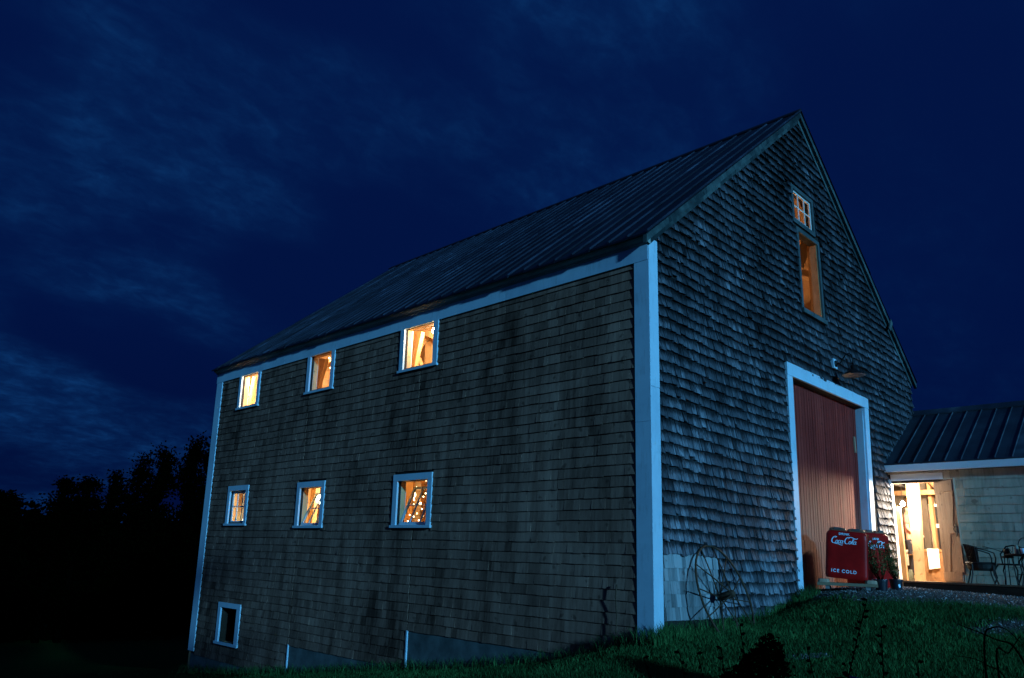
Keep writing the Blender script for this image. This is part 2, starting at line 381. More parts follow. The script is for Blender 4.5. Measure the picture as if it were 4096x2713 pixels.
blades(Pg, .050, .0045, 'grass', 5, M['grass'], 'short dark green lawn grass sloping down from the gravel', 'grass')
# rank grass along the foot of the walls
e1 = np.column_stack([nr.random(900)*3.6, -.03-np.abs(nr.normal(0,.06,900))]); e2 = np.column_stack([-.03-np.abs(nr.normal(0,.10,2600)), nr.random(2600)*11.4]); e3 = np.column_stack([3.1+nr.random(500)*.6, -.05-nr.random(500)*.25]); e4 = np.column_stack([-.35+nr.random(500)*.6, -.3+nr.random(500)*.3])
blades(np.vstack([e1,e2,e3,e4]), .15, .007, 'tall_grass', 6, M['grass'], 'rank taller grass growing along the foot of the barn walls', 'grass')
r5 = np.random.default_rng(21); cl_ = np.column_stack([-3+8.5*r5.random(60), -5+4.6*r5.random(60)]); wp = np.repeat(cl_, 26, 0)+r5.normal(0,.07,(1560,2)); wp = wp[(gravelness(wp) < .12) & ~((wp[:,0] > -.02) & (wp[:,1] > -.02))]
blades(wp, .085, .013, 'weeds', 22, M['grass'], 'scattered broad leaved weeds in the lawn', 'weeds')
# pebbles
def pebbles():
    Pp = rand_pts(26000, 2.6, 7.6, -4.4, .2, 9); gg = gravelness(Pp); Pp = Pp[(gg+(nr.random(len(Pp))-.5)*.4) > 0]
    Pq = rand_pts(1500, 0, 1, -1.8, -1.2, 10); Pq = Pq[gravelness(Pq) > 0]; Pp = np.vstack([Pp, Pq])
    n = len(Pp); r_ = np.random.default_rng(3); s = .004+.011*r_.random(n)**3; z = H(Pp)
    o = np.array([(1,0,0),(-1,0,0),(0,1,0),(0,-1,0),(0,0,1),(0,0,-1)], float); fc = np.array([(0,2,4),(2,1,4),(1,3,4),(3,0,4),(2,0,5),(1,2,5),(3,1,5),(0,3,5)])
    jit = o[None]*(.6+.7*r_.random((n,6,1)))*s[:,None,None]; V = (np.column_stack([Pp, z+s*.3])[:,None]+jit).reshape(-1,3)
    Fc = (np.arange(n)[:,None,None]*6+fc[None]).reshape(-1,3)
    me = bpy.data.meshes.new('gravel'); me.from_pydata(V.tolist(), [], Fc.tolist())
    at = me.attributes.new('tone', 'FLOAT', 'FACE'); at.data.foreach_set('value', np.repeat(r_.random(n), 8).astype(np.float32))
    def b(t, p):
        setc(t, p, ramp(t, tone(t), [(0, (.03,.03,.03)), (.8, (.10,.095,.09)), (.97, (.40,.40,.40))])); p.inputs['Roughness'].default_value = .8
    me.materials.append(mat('pebble', b)); o_ = bpy.data.objects.new('gravel', me); COL.objects.link(o_)
    tag(o_, 'loose grey gravel spread before the barn door and deck', 'gravel', kind='stuff')
pebbles()

# ------------------------------------------------------------------ BARN
LEN, WID = 11.45, 9.70
RZ0, RSL = 4.752, .8316      # roof surface height at x=0 and slope
def warp(v):
    x, y, z = v
    return (x, y*(1+.0075*(z-1.5)) if y > 0 else y, z)
barn = thing('barn', 'large shingled barn with a steep metal roof and lit windows', 'barn', (0,0,0))
def zr(x): return RZ0+RSL*min(x, WID-x)
UW = [(3.99,4.735),(6.89,7.61),(9.65,10.36)]      # loft windows
UZ = (3.61,4.33)
LW = [(3.96,4.70,1.13,1.805),(6.885,7.60,1.13,1.805),(9.68,10.36,1.18,1.84)]
BW = (9.57,10.25,-1.045,-.418)
def slab(mb, ax, p0, p1, u0, u1, z0, z1, holes, tn=.5):
    # wall slab in plane ax (0: x const, u=y ; 1: y const, u=x) with rectangular holes
    us = sorted({u0, u1, *[h[0] for h in holes], *[h[1] for h in holes]})
    for a, b in zip(us[:-1], us[1:]):
        mid = (a+b)/2; cuts = sorted([(h[2], h[3]) for h in holes if h[0] < mid < h[1]])
        z = z0
        for c0, c1 in cuts+[(None, None)]:
            top = z1 if c0 is None else c0
            if top > z+1e-4:
                if ax == 0: mb.box(p0, p1, a, b, z, top, tn)
                else: mb.box(a, b, p0, p1, z, top, tn)
            z = c1 if c1 is not None else z
def sub_iv(a, b, cuts):
    out = [(a, b)]
    for c0, c1 in cuts:
        nxt = []
        for s_, e_ in out:
            if c1 <= s_ or c0 >= e_: nxt.append((s_, e_)); continue
            if c0 > s_: nxt.append((s_, c0))
            if c1 < e_: nxt.append((c1, e_))
        out = nxt
    return out
def shingles(mb, ax, off, sgn, u0, u1, z0, z1, expo, wr, holes=(), rag=0., ztop=None, zbot=None, th=.014, tn=lambda u, z: None, shear=0.):
    # ax 0: wall in plane x=off (outwards sgn*x), u = y ; ax 1: plane y=off
    row = 0; z = z0
    def Pt(u, o, zz): return (off+sgn*o, u, zz) if ax == 0 else (u, off+sgn*o, zz)
    while z < z1:
        u = u0-rnd.random()*wr[1]; rowj = (rnd.random()-.5)*.02*rag
        ph = rnd.random()*6
        while u < u1:
            w = rnd.uniform(*wr); a, b = max(u, u0), min(u+w, u1); u += w
            if b-a < .012: continue
            zc = z+expo/2
            cuts = [(h[0], h[1]) for h in holes if h[2] < zc < h[3]]
            for s_, e_ in sub_iv(a, b, cuts):
                if e_-s_ < .01: continue
                mu = (s_+e_)/2
                if ztop and zc-.02 > ztop(mu): continue
                if zbot and z+expo*.7 < zbot(mu): continue
                g = .0002+(rnd.random()**2*.0024 if rag < .5 else rnd.random()*.006)
                dz = (rnd.random()-.5)*.006+rowj+(rnd.gauss(0, .006) if rag else 0)*rag+(.014*math.sin(mu*1.7+ph*.3)+.005*math.sin(mu*5+ph))*rag
                if rag > .5 and rnd.random() < .05: dz += rnd.uniform(-.03, .05)
                zb = z+dz; zt = z+expo*1.25+dz*0
                if zbot: zb = max(zb, zbot(mu))
                if zt <= zb: continue
                t_ = th*(1+rnd.random()*.3)+(abs(rnd.gauss(0, .007)) if rag else 0)*rag
                tt = t_+(rnd.gauss(0, .004)*rag)
                sk = rnd.gauss(0, .003)*rag
                tv = tn(mu, z); tv = rnd.gauss(.5, .22) if tv is None else tv
                l, r = s_+g, e_-g
                vs = [Pt(l+sk, max(t_, .006), zb+rnd.gauss(0, .003)*rag), Pt(r+sk, max(tt, .006), zb+rnd.gauss(0, .003)*rag), Pt(r, .003, zt), Pt(l, .003, zt), Pt(l+sk, 0, zb), Pt(r+sk, 0, zb), Pt(r, 0, zt), Pt(l, 0, zt)]
                mb.add(vs, [(0,1,2,3),(0,4,5,1),(1,5,6,2),(0,3,7,4)], tv)
        z += expo; row += 1

# sheathing + lining
side_holes = [(a, b, *UZ) for a, b in UW]+list(LW)+[BW]
mb = MB(); slab(mb, 0, .0, .05, .02, LEN, -1.9, 4.68, side_holes); mb.build('wall', M['backing'], barn, warp)
mb = MB(); slab(mb, 0, .052, .14, .16, LEN-.15, -1.85, 4.62, side_holes); mb.build('wall_lining', M['inwood'], barn, warp)
# far gable and right wall
mb = MB(); mb.prism([(0,-1.9),(WID,-1.5),(WID,RZ0-.06),(WID/2,zr(WID/2)-.06),(0,RZ0-.06)], 1, LEN, LEN+.1, .4); mb.build('wall', M['inwood'], barn, warp)
mb = MB(); mb.box(WID-.1, WID, .1, LEN, -1.5, RZ0-.08); mb.build('wall', M['oldwood'], barn, warp)
# near gable wall: openings = loft window + hay opening + big door + opening into the shop
GW = (4.44, 5.19, 6.52, 7.09); GO = (4.55, 5.33, 4.90, 6.31)
DOOR = [(3.80,.30),(6.56,.40),(6.86,3.60),(3.87,3.60)]
mb = MB()
gh = [GW, GO, (3.85,6.84,.2,3.60), (7.95,9.5,.57,2.35)]
us = sorted({.02, WID, WID/2, *[h[0] for h in gh], *[h[1] for h in gh], 1.2, 2.4})
for a, b in zip(us[:-1], us[1:]):
    mid = (a+b)/2; z = -.35
    for c0, c1 in sorted([(h[2], h[3]) for h in gh if h[0] < mid < h[1]])+[(None, None)]:
        if c0 is None: mb.prism([(a, z), (b, z), (b, zr(b)-.07), (a, zr(a)-.07)], 1, 0, .12)
        else: mb.box(a, b, 0, .12, z, c0)
        z = c1 if c1 else z
mb.build('gable_wall', M['backing'], barn)
# shingles on the long side
mb = MB()
ho = [(a-.11, b+.105, 3.57, 4.34) for a, b in UW]+[(a-.10, b+.11, c-.04, d_+.095) for a, b, c, d_ in LW]+[(BW[0]-.11, BW[1]+.15, BW[2]-.045, BW[3]+.09)]
def side_tone(u, z):
    return rnd.gauss(.5, .12)+.10*math.sin(u*.9+1)+.06*math.sin(z*1.4)
shingles(mb, 0, 0, -1, .205, 4.27, -.36, 4.32, .128, (.06,.24), ho, .25, tn=side_tone, th=.017)
shingles(mb, 0, 0, -1, 4.29, 7.57, -.36-.128*4, 4.32, .128, (.06,.24), ho, .25, tn=side_tone, th=.017)
shingles(mb, 0, 0, -1, 7.59, LEN-.17, -.36-.128*8, 4.32, .128, (.06,.24), ho, .25, tn=side_tone, th=.017)
mb.v = [(x, y, min(z, 4.33)) for x, y, z in mb.v]
mb.build('shingle_siding', M['shingle'], barn, warp)
# shingles on the gable: old rough ones, and the newer patch low on the left
mb = MB()
gho = [(4.36,5.30,6.40,7.19),(4.45,5.44,4.78,6.42),(3.66,7.06,-1,3.80),(7.86,9.8,-1,2.6),(.17,1.42,-1,.80)]
def gbot(u): return -.0+.1*0+(.10 if u < 3.3 else .35)-.02*max(0, 1-u)
def gtone(u, z):
    return rnd.gauss(.42, .13)+(.12-.05*z)
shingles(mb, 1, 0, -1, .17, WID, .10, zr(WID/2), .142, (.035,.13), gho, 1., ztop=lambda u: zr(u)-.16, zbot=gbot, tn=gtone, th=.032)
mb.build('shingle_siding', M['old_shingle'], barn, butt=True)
mb = MB()
shingles(mb, 1, -.006, -1, .205, 1.405, .095, .70, .142, (.05,.12), (), .1, tn=lambda u, z: rnd.gauss(.6, .2)+(.35 if z > .6 else 0), th=.016)
mb.v = [(x, y, min(z, .83)) for x, y, z in mb.v]
o = mb.build('shingle_patch', M['patch_shingle'], barn); o['label'] = 'newer paler shingle patch beside the corner board'
# foundation
mb = MB()
mb.box(-.005, .24, .15, 4.27, -1.6, -.362); mb.box(-.005, .24, 4.275, 7.57, -2.0, -.36-.128*4-.005); mb.box(-.005, .24, 7.575, LEN, -2.4, -1.38)
mb.box(.15, 3.7, .10, .28, -.5, .095)
mb.build('foundation', M['stone'], barn, warp)
# vertical end strips where the siding steps down
mb = MB(); mb.box(-.028, .06, 4.268, 4.292, -.85, -.35); mb.build('edge_strip', M['trim'], barn, warp)
mb = MB(); mb.box(-.028, .06, 7.568, 7.592, -1.37, -.855); mb.build('edge_strip', M['trim'], barn, warp)
# corner boards
mb = MB(); mb.box(-.028, -.002, -.03, .185, -.12, 2.298); mb.box(-.0285, -.002, -.03, .185, 2.301, 4.318); mb.build('corner_board', M['trim'], barn)
mb = MB(); mb.box(-.0275, .165, -.034, -.003, -.06, 2.718, .4); mb.box(-.0275, .165, -.035, -.003, 2.722, 4.62, .6); mb.v = [(x, y, z) for x, y, z in mb.v]; mb.build('corner_board', M['trim'], barn)
mb = MB(); mb.box(-.028, -.002, LEN-.16, LEN+.10, -1.33, 4.318); mb.build('corner_board', M['trim'], barn, warp)
# frieze and cornice on the long side
mb = MB()
for a, b in ((-.02, 2.42), (2.424, 5.75), (5.754, 8.6), (8.604, LEN+.12)):
    mb.box(-.032, -.001, a, b, 4.322, 4.53, rnd.random())
mb.build('frieze_board', M['trim'], barn, warp)
mb = MB()
mb.prism([(-.035,4.532),(-.055,4.545),(-.06,4.562),(-.10,4.58),(-.125,4.603),(-.135,4.625),(-.03,4.70),(0,4.70),(0,4.532)], 1, -.05, LEN+.14)
mb.v = [(x, y, z+.004*math.sin(y*2.1)+.003*math.sin(y*7)) for x, y, z in mb.v]
mb.build('cornice', M['old_trim'], barn, warp)
# roof
def roof_side(right):
    mb = MB(); n = 40; ya, yb = -.10, LEN+.16
    for i in range(n):
        a = ya+(yb-ya)*i/n; b = ya+(yb-ya)*(i+1)/n
        ov = -.165+rnd.uniform(-.012, .012); tn = rnd.random()
        seam = WID/2*rnd.uniform(.25, .45)
        for (xa, xb, lift) in ((ov, seam+.03, .006), (seam, WID/2, .014)):
            za, zb = RZ0+RSL*xa, RZ0+RSL*xb
            q = [(xa,a,za+lift),(xb,a,zb+lift),(xb,b,zb+lift),(xa,b,za+lift),(xa,a,za-.022),(xb,a,zb-.022),(xb,b,zb-.022),(xa,b,za-.022)]
            if right: q = [(WID-x, y, z) for x, y, z in q]
            mb.add(q, [(0,1,2,3),(4,5,6,7),(0,3,7,4),(0,1,5,4),(2,3,7,6)], tn+rnd.uniform(-.2,.2))
        # rib over the joint
        for xa, xb in ((ov-.004, seam), (seam, WID/2)):
            za, zb = RZ0+RSL*xa+.012, RZ0+RSL*xb+.012; w = .022; h = .028; wob = rnd.gauss(0,.004)
            q = [(xa,a-w,za),(xa,a+w,za),(xb,a+w+wob,zb),(xb,a-w+wob,zb),(xa,a-w*.4,za+h),(xa,a+w*.4,za+h),(xb,a+w*.4+wob,zb+h),(xb,a-w*.4+wob,zb+h)]
            if right: q = [(WID-x, y, z) for x, y, z in q]
            mb.add(q, [(4,5,6,7),(0,1,5,4),(1,2,6,5),(2,3,7,6),(3,0,4,7)], rnd.uniform(.8,1.35))
    return mb
mb = roof_side(False); r2 = roof_side(True)
b0 = len(mb.v); mb.v += r2.v; mb.f += [tuple(b0+i for i in f) for f in r2.f]; mb.t += r2.t
roof = mb.build('roof', M['roof'], barn, warp)
mb = MB(); zz = zr(WID/2)
mb.prism([(WID/2-.12,zz-.07),(WID/2,zz+.035),(WID/2+.12,zz-.07),(WID/2+.12,zz-.04),(WID/2,zz+.062),(WID/2-.12,zz-.04)], 1, -.115, LEN+.17)
mb.build('ridge_cap', M['roof'], roof, warp)
# roof boards seen from inside, rafters
mb = MB(); 
for sgn in (0, 1):
    q = [(.02,.14),(WID/2,.14),(WID/2,LEN-.02),(.02,LEN-.02)]
    vs = [(x, y, RZ0+RSL*x-.075) for x, y in q]+[(x, y, RZ0+RSL*x-.03) for x, y in q]
    if sgn: vs = [(WID-x, y, z) for x, y, z in vs]
    mb.add(vs, [(0,1,2,3),(4,5,6,7),(0,1,5,4),(1,2,6,5),(2,3,7,6),(3,0,4,7)], .45)
mb.build('roof_boarding', M['oldwood'], barn, warp)
for i in range(12):
    y = .55+i*.97
    mb = MB()
    for sgn in (0, 1):
        a = (.1, y, RZ0+RSL*.1-.145); b = (WID/2, y, zr(WID/2)-.145)
        if sgn: a = (WID-a[0], *a[1:]); b = (WID-b[0], *b[1:])
        mb.beam(a, b, .09, .12)
    mb.build('rafter', M['oldwood'], barn, warp)
# rake boards on the near gable (two stepped boards each side)
def rake(x0, x1, dz0, dz1, y0, y1, jag=False):
    mb = MB(); n = 14
    for sgn in (0, 1):
        pass
    return mb
for sgn in (0, 1):
    mb = MB(); n = 10
    xa, xb = -.155, WID/2
    for (dt, db, ya, yb) in ((-.024, -.125, -.10, -.045), (-.10, -.215, -.0445, -.018)):
        for i in range(n):
            a = xa+(xb-xa)*i/n; b = xa+(xb-xa)*(i+1)/n
            if i == 0 and db < -.2: a = -.03
            w1, w2 = .004*math.sin(i*1.7), .004*math.sin((i+1)*1.7)
            q = [(a, RZ0+RSL*a+db+w1), (b, RZ0+RSL*b+db+w2), (b, RZ0+RSL*b+dt), (a, RZ0+RSL*a+dt)]
            if sgn: q = [(WID-x, z) for x, z in q]
            mb.prism(q, 1, ya, yb, rnd.gauss(.55, .12) if not sgn else rnd.gauss(.8, .12))
    mb.build('rake_board', M['rake'], barn)
# loose splinter on the right rake
mb = MB(); q = [(8.42, zr(8.42)-.33), (8.50, zr(8.5)-.30), (8.66, zr(8.66)+.03), (8.60, zr(8.60)+.06)]
mb.prism(q, 1, -.125, -.105, .9); mb.build('loose_board', M['rake'], barn)
# big red door (boards modelled one by one inside one mesh)
mb = MB(); x = 3.76; k_ = 0
def dlerp(zv): return (zv-.35)/(3.62-.35)
while x < 6.92:
    w = rnd.uniform(.085, .12)
    g = rnd.uniform(.003,.008); gap = rnd.random() < .25
    def xs_(xx, zv):   # trapezoid: the old door leans
        f = (xx-3.8)/(6.9-3.8); return xx-(1-dlerp(zv))*(.06+.24*f)
    for (za, zb, pr) in (((1.13, 3.66, 0),) + ((.30, 1.13, -.018),)):
        q = [(xs_(x+g, za), za), (xs_(x+w-g, za), za), (xs_(x+w-g, zb), zb), (xs_(x+g, zb), zb)]
        mb.prism(q, 1, .128+pr+rnd.uniform(-.003,.003), .160, rnd.gauss(.5,.10))
    x += w
mb.prism([(3.5,.2),(6.8,.2),(7.0,3.7),(3.6,3.7)], 1, .162, .185, .0)
door = mb.build('barn_door', M['red'], barn)
mb = MB(); mb.box(6.60, 6.64, .10, .127, 2.75, 3.04); mb.build('door_handle', M['plank'], door)
# door trim, trapezoid
def tr(q, y0, y1, name='door_frame', mt='trim'):
    mb = MB(); mb.prism(q, 1, y0, y1, .6); return mb.build(name, M[mt], barn)
tr([(3.59,.25),(3.765,.38),(3.885,3.598),(3.70,3.598)], -.035, -.001)
tr([(6.565,.46),(6.745,.46),(7.05,3.598),(6.855,3.598)], -.035, -.001)
tr([(3.70,3.60),(7.05,3.60),(7.062,3.795),(3.70,3.805)], -.040, -.001)
mb = MB()
mb.prism([(6.54,.46),(6.62,.46),(6.91,3.597),(6.83,3.597)], 1, .0, .127)
mb.prism([(3.72,.3),(3.79,.3),(3.90,3.597),(3.83,3.597)], 1, .0, .127)
mb.box(3.84, 6.88, .0, .127, 3.602, 3.66)
mb.build('door_jamb', M['trim'], barn)
# gable loft window: grey frame, white 3x2 sash, open hay door below
def gframe(q0, w, name, mt='grey_trim', y0=-.03, y1=-.002):
    a, b, c, d_ = q0; mb = MB(); mb.box(a-w, a, y0, y1, c-w*1.1, d_+w); mb.box(b, b+w, y0, y1, c-w*1.1, d_+w)
    mb.box(a, b, y0, y1, d_, d_+w); mb.box(a, b, y0, y1, c-w*1.1, c); return mb.build(name, M[mt], barn)
f = gframe(GW, .075, 'window_frame')
sw = MB(); a, b, c, d_ = GW
sw.box(a, a+.035, .0, .03, c, d_); sw.box(b-.035, b, .0, .03, c, d_); sw.box(a+.035, b-.035, .0, .03, c, c+.04); sw.box(a+.035, b-.035, .0, .03, d_-.035, d_)
for i in (1, 2): xx = a+(b-a)*i/3; sw.box(xx-.011, xx+.011, .004, .026, c+.04, d_-.035)
sw.box(a+.035, b-.035, .006, .024, (c+d_)/2-.011, (c+d_)/2+.011)
sash = sw.build('window_sash', M['muntin'], f)
mb = MB(); mb.box(a+.02, b-.02, .012, .016, c+.02, d_-.02); mb.build('pane', M['glass'], sash)
f2 = gframe((GO[0], GO[1], GO[2], GO[3]), .075, 'hay_opening_frame', 'grey_trim', -.026, -.002)
mb = MB(); mb.box(GO[0]-.09, GO[1]+.09, -.06, -.027, GO[2]-.085, GO[2]-.005); mb.build('sill', M['grey_trim'], f2)
mb = MB(); mb.box(GO[1]-.03, GO[1]+.0, .0, .12, GO[2], GO[3]); mb.box(GO[1]+.06, GO[1]+.20, .125, .20, GO[2]-.3, GO[3]+.9); mb.build('post', M['oldwood'], barn)

# windows of the long side
def win_frame(a, b, c, d_, wl=.10, wr_=.10, wt=.10, wb=.04, head=True):
    mb = MB(); x0, x1 = -.034, -.002
    mb.box(x0, x1, a-wr_, a, c, d_); mb.box(x0, x1, b, b+wl, c, d_)
    if head: mb.box(x0-.003, x1, a-wr_, b+wl, d_, d_+wt)
    mb.box(x0-.02, x1, a-wr_-.02, b+wl+.02, c-wb, c)
    # reveal lining
    mb.box(-.002, .15, a-.018, a-.0005, c, d_); mb.box(-.002, .15, b+.0005, b+.018, c, d_); mb.box(-.002, .15, a, b, c-.02, c-.0005); mb.box(-.002, .15, a, b, d_+.0005, d_+.018)
    return mb.build('window_frame', M['trim'], barn, warp)
def win_sash(a, b, c, d_, fr, tilt=0., x=.05):
    mb = MB(); h = d_-c; T = math.tan(tilt)
    def bx(y0, y1, z0, z1, t=.03):
        mb.box(x, x+t, y0, y1, z0, z1)
    s = .045
    bx(a, a+s, c, d_-.005); bx(b-s, b, c, d_-.005); bx(a+s, b-s, c, c+.055); bx(a+s, b-s, d_-.05, d_-.005)
    for i in (1, 2): yy = a+(b-a)*i/3; bx(yy-.010, yy+.010, c+.055, d_-.05, .024)
    zm = (c+d_)/2+.01; bx(a+s, b-s, zm-.010, zm+.010, .022)
    def w2(v):
        xx, y, z = v
        return warp((xx+(z-c)*math.sin(tilt), y, c+(z-c)*math.cos(tilt)))
    so_ = mb.build('window_sash', M['trim'], fr, w2)
    g = MB(); g.box(x+.012, x+.015, a+.02, b-.02, c+.02, d_-.02); g.build('pane', M['glass'], so_, w2)
for a, b in UW: win_frame(a, b, *UZ, wl=.10, wr_=.105, head=False)
for i, (a, b, c, d_) in enumerate(LW):
    fr = win_frame(a, b, c, d_); win_sash(a+.005, b-.005, c+.002, d_, fr, math.radians([24, 24, 0][i]), [.03, .03, .03][i])
fr = win_frame(*BW[:2], BW[2], BW[3], wl=.11, wr_=.14, wt=.09, wb=.045)
mb = MB(); mb.box(.012, .20, BW[1]-.012, BW[1]-.001, BW[2], BW[3]); mb.build('window_reveal', M['darkwood'], fr, warp)

# interior: loft floor, ground floor, posts, braces, beams
mb = MB(); mb.box(.045, WID-.05, .2, LEN-.02, 2.62, 2.72); mb.build('floor', M['inwood'], barn, warp)
mb = MB(); mb.box(.045, WID-.05, .2, LEN-.02, .18, .30); mb.build('floor', M['oldwood'], barn, warp)
def part_prism(name, poly, x0, x1, mt='inwood', ax=0):
    mb = MB(); mb.prism(poly, ax, x0, x1, rnd.gauss(.6,.15)); mb.build(name, M[mt], barn, warp if ax == 0 else None)
# loft window nearest the corner
part_prism('brace', [(5.55,4.60),(4.89,4.43),(5.0,4.0),(5.06,3.70),(5.55,3.40)], .45, .53)
part_prism('brace', [(5.30,4.10),(5.12,4.04),(4.90,3.65),(5.08,3.60)], .57, .66, 'oldwood')
part_prism('post', [(5.44,4.80),(5.25,4.80),(5.25,2.75),(5.44,2.75)], 1.0, 1.18)
part_prism('beam', [(5.9,4.90),(4.6,4.37),(4.6,4.24),(5.9,4.80)], .72, .88, 'oldwood')
part_prism('brace', [(5.42,4.62),(5.26,4.55),(5.50,4.36),(5.62,4.45)], .9, .98)
part_prism('wall_panel', [(6.2,5.2),(7.6,5.2),(7.6,2.73),(6.2,2.73)], 2.2, 2.25, 'oldwood')
# middle loft window
part_prism('brace', [(8.60,4.60),(7.86,4.42),(7.92,4.22),(8.02,3.99),(8.07,3.60),(8.60,3.40)], .45, .53)
part_prism('brace', [(8.60,4.52),(8.30,4.68),(8.26,4.62),(8.56,4.46)], .9, .98)
part_prism('wall_panel', [(9.9,4.72),(9.0,4.50),(9.0,3.30),(9.9,3.30)], 1.5, 1.56, 'oldwood')
part_prism('beam', [(9.4,4.28),(8.5,4.02),(8.5,4.16),(9.4,4.44)], 1.2, 1.32)
# far loft window
part_prism('brace', [(11.3,4.62),(10.85,4.5),(10.95,4.0),(11.05,3.6),(11.3,3.4)], .45, .53)
part_prism('post', [(11.38,4.5),(11.1,4.8),(11.1,3.4),(11.38,3.4)], .9, 1.05, 'oldwood')
for nm, q, xx in (('peg', [(5.055,4.15),(5.03,4.14),(5.07,3.99),(5.10,4.01)], .44), ('peg', [(8.06,4.11),(8.03,4.11),(8.06,3.96),(8.09,3.96)], .44), ('peg', [(11.09,4.12),(11.06,4.14),(10.90,3.99),(10.94,3.97)], .44)):
    part_prism(nm, q, xx-.012, xx, 'oldwood')
# seen through the gable opening: brace, collar beam, lit boarding
part_prism('brace', [(6.72,7.40),(7.14,7.30),(6.50,6.40),(6.20,6.50)], .75, .88, 'inwood', 1)
part_prism('beam', [(5.2,6.28),(7.9,6.72),(7.9,6.60),(5.2,6.10)], .9, 1.05, 'inwood', 1)
part_prism('wall_panel', [(7.3,6.15),(8.3,6.15),(8.3,2.73),(7.3,2.73)], 1.4, 1.45, 'oldwood', 1)
# behind the lower windows
for i, y in enumerate((5.7, 6.0, 6.35, 6.75)):
    part_prism('board_panel', [(y,2.6),(y+.24,2.6),(y+.24,.3),(y,.3)], 1.6+.1*(i%2), 1.64+.1*(i%2), ('inwood','oldwood')[i%2])
part_prism('post', [(8.53,2.6),(8.70,2.6),(8.90,.3),(8.72,.3)], .9, 1.0)
part_prism('wall_panel', [(9.5,2.6),(9.9,2.6),(9.9,.3),(9.5,.3)], 1.6, 1.64, 'oldwood')
for y in (11.0,): part_prism('wall_panel', [(10.9,2.6),(11.4,2.6),(11.4,.3),(10.9,.3)], .9, .95)
for (x, y) in ((2.2,2.9),(2.2,5.9),(2.2,8.9),(7.5,2.9),(7.5,5.9),(7.5,8.9)):
    mb = MB(); mb.box(x-.11, x+.11, y-.11, y+.11, .3, 2.61); mb.box(x-.10, x+.10, y-.10, y+.10, 2.73, RZ0+RSL*min(x, WID-x)-.2); mb.build('post', M['oldwood'], barn, warp)

# ------------------------------------------------------------------ bulbs and lamps inside
def lamp(name, loc, watts, color, parent=None, r=.04):
    l = bpy.data.lights.new(name, 'POINT'); l.energy = watts; l.color = color; l.shadow_soft_size = r
    o = bpy.data.objects.new(name, l); COL.objects.link(o); o.location = loc
    if parent: o.parent = parent; o.location = Vector(loc)-parent.location
    return o
WARM = (1, .68, .38)
def bulb(loc, label, watts, mt='bulb', r=.035, color=WARM, cord=.3, group='bare bulbs hanging inside the barn and shed'):
    t = thing('light_bulb', label, 'light bulb', loc, 0, group)
    mb = MB(); mb.lathe([(.001,-r*1.1),(r*.7,-r*.8),(r,0),(r*.8,r*.7),(r*.4,r*1.3),(.001,r*1.4)], n=14); mb.build('bulb', M[mt], t, smooth=True)
    mb = MB(); mb.lathe([(.001,r*1.2),(r*.45,r*1.25),(r*.45,r*2.2),(.001,r*2.3)], n=10); mb.tube([(0,0,r*2.2),(0,0,cord)], .004, 5); mb.build('socket', M['black'], t)
    if watts: lamp('bulb_light', (loc[0], loc[1], loc[2]), watts, color, t, r*1.4)
    return t
def wb(x, y, z): return warp((x, y, z))
bulb(wb(.42,4.50,4.36), 'bare bulb shining in the top of the loft window nearest the corner board', 190, 'bulbhot', .048, cord=.12)
bulb(wb(.40,10.30,4.36), 'bare bulb flaring in the loft window farthest from the corner board', 600, 'bulbhot', .04, cord=.12)
bulb(wb(4.0,6.0,4.9), 'hanging bulb lighting the loft behind the middle loft window', 2000, 'bulb', .04, cord=.8)
bulb((5.9,.50,4.45), 'added unseen bulb on a cord low behind the tall gable opening', 80, 'bulb', .04, (1,.56,.32), cord=.3)  # bulb added below the sight line to light the brace faces
bulb(wb(2.6,7.6,1.9), 'bulb hanging over the ground floor behind the lower windows', 1700, 'bulb', .04, (1,.76,.42), cord=.5)
# string lights
def string_lights(pts, label, grp, small, watts, color=(1,.72,.30)):
    c = Vector(pts[0]); t = thing('string_lights', label, 'string lights', tuple(c), 0)
    mb = MB(); mb.tube([Vector(p)-c+Vector((0,0,small*1.2)) for p in pts], .0025, 4); mb.build('cable', M['black'], t)
    for p in pts:
        b = MB(); b.lathe([(.0005,-small),(small*.75,-small*.6),(small,0),(small*.7,small*.75),(.0005,small*1.1)], n=8)
        b.build('bulb', M['bulbsmall'], t, smooth=True, loc=tuple(Vector(p)-c))
    q = sum((Vector(p) for p in pts), Vector())/len(pts)
    lamp('string_glow', tuple(q), watts, color, t, .02)
string_lights([wb(.9,8.50,4.58), wb(.9,8.44,4.63), wb(.9,8.30,4.66), wb(.9,8.36,4.40)], 'four small bulbs on a string behind the middle loft window', None, .017, 3)
sp = [(5.14,1.79),(5.2,1.71),(5.19,1.61),(5.18,1.58),(5.04,1.58),(4.94,1.63),(4.89,1.68),(4.8,1.68),(4.82,1.58),(4.78,1.49),(5.0,1.51),(5.18,1.51),(4.96,1.43),(4.83,1.4),(4.9,1.4),(5.08,1.36),(5.27,1.34),(5.16,1.31),(4.92,1.32),(4.83,1.3),(5.31,1.24),(5.02,1.25)]
string_lights([(.7,y,z) for y, z in sp]+[(.7,4.9,1.89),(.7,4.83,1.91)], 'cluster of tiny bulbs strung behind the tilted sash of the lower window nearest the corner', None, .010, 10)
t = thing('lantern', 'round greenish white lamp glowing behind the middle lower window', 'lamp', wb(1.0,8.54,1.70))
mb = MB(); mb.lathe([(.001,-.09),(.05,-.08),(.085,-.03),(.09,.02),(.06,.08),(.001,.1)], n=16); mb.build('globe', M['coolbulb'], t, smooth=True)
mb = MB(); mb.tube([(0,0,.09),(0,0,.7)], .006, 6); mb.build('stem', M['black'], t)
t = thing('lantern', 'small greenish lamp low behind the six pane window farthest from the corner', 'lamp', wb(.8,11.2,1.34))
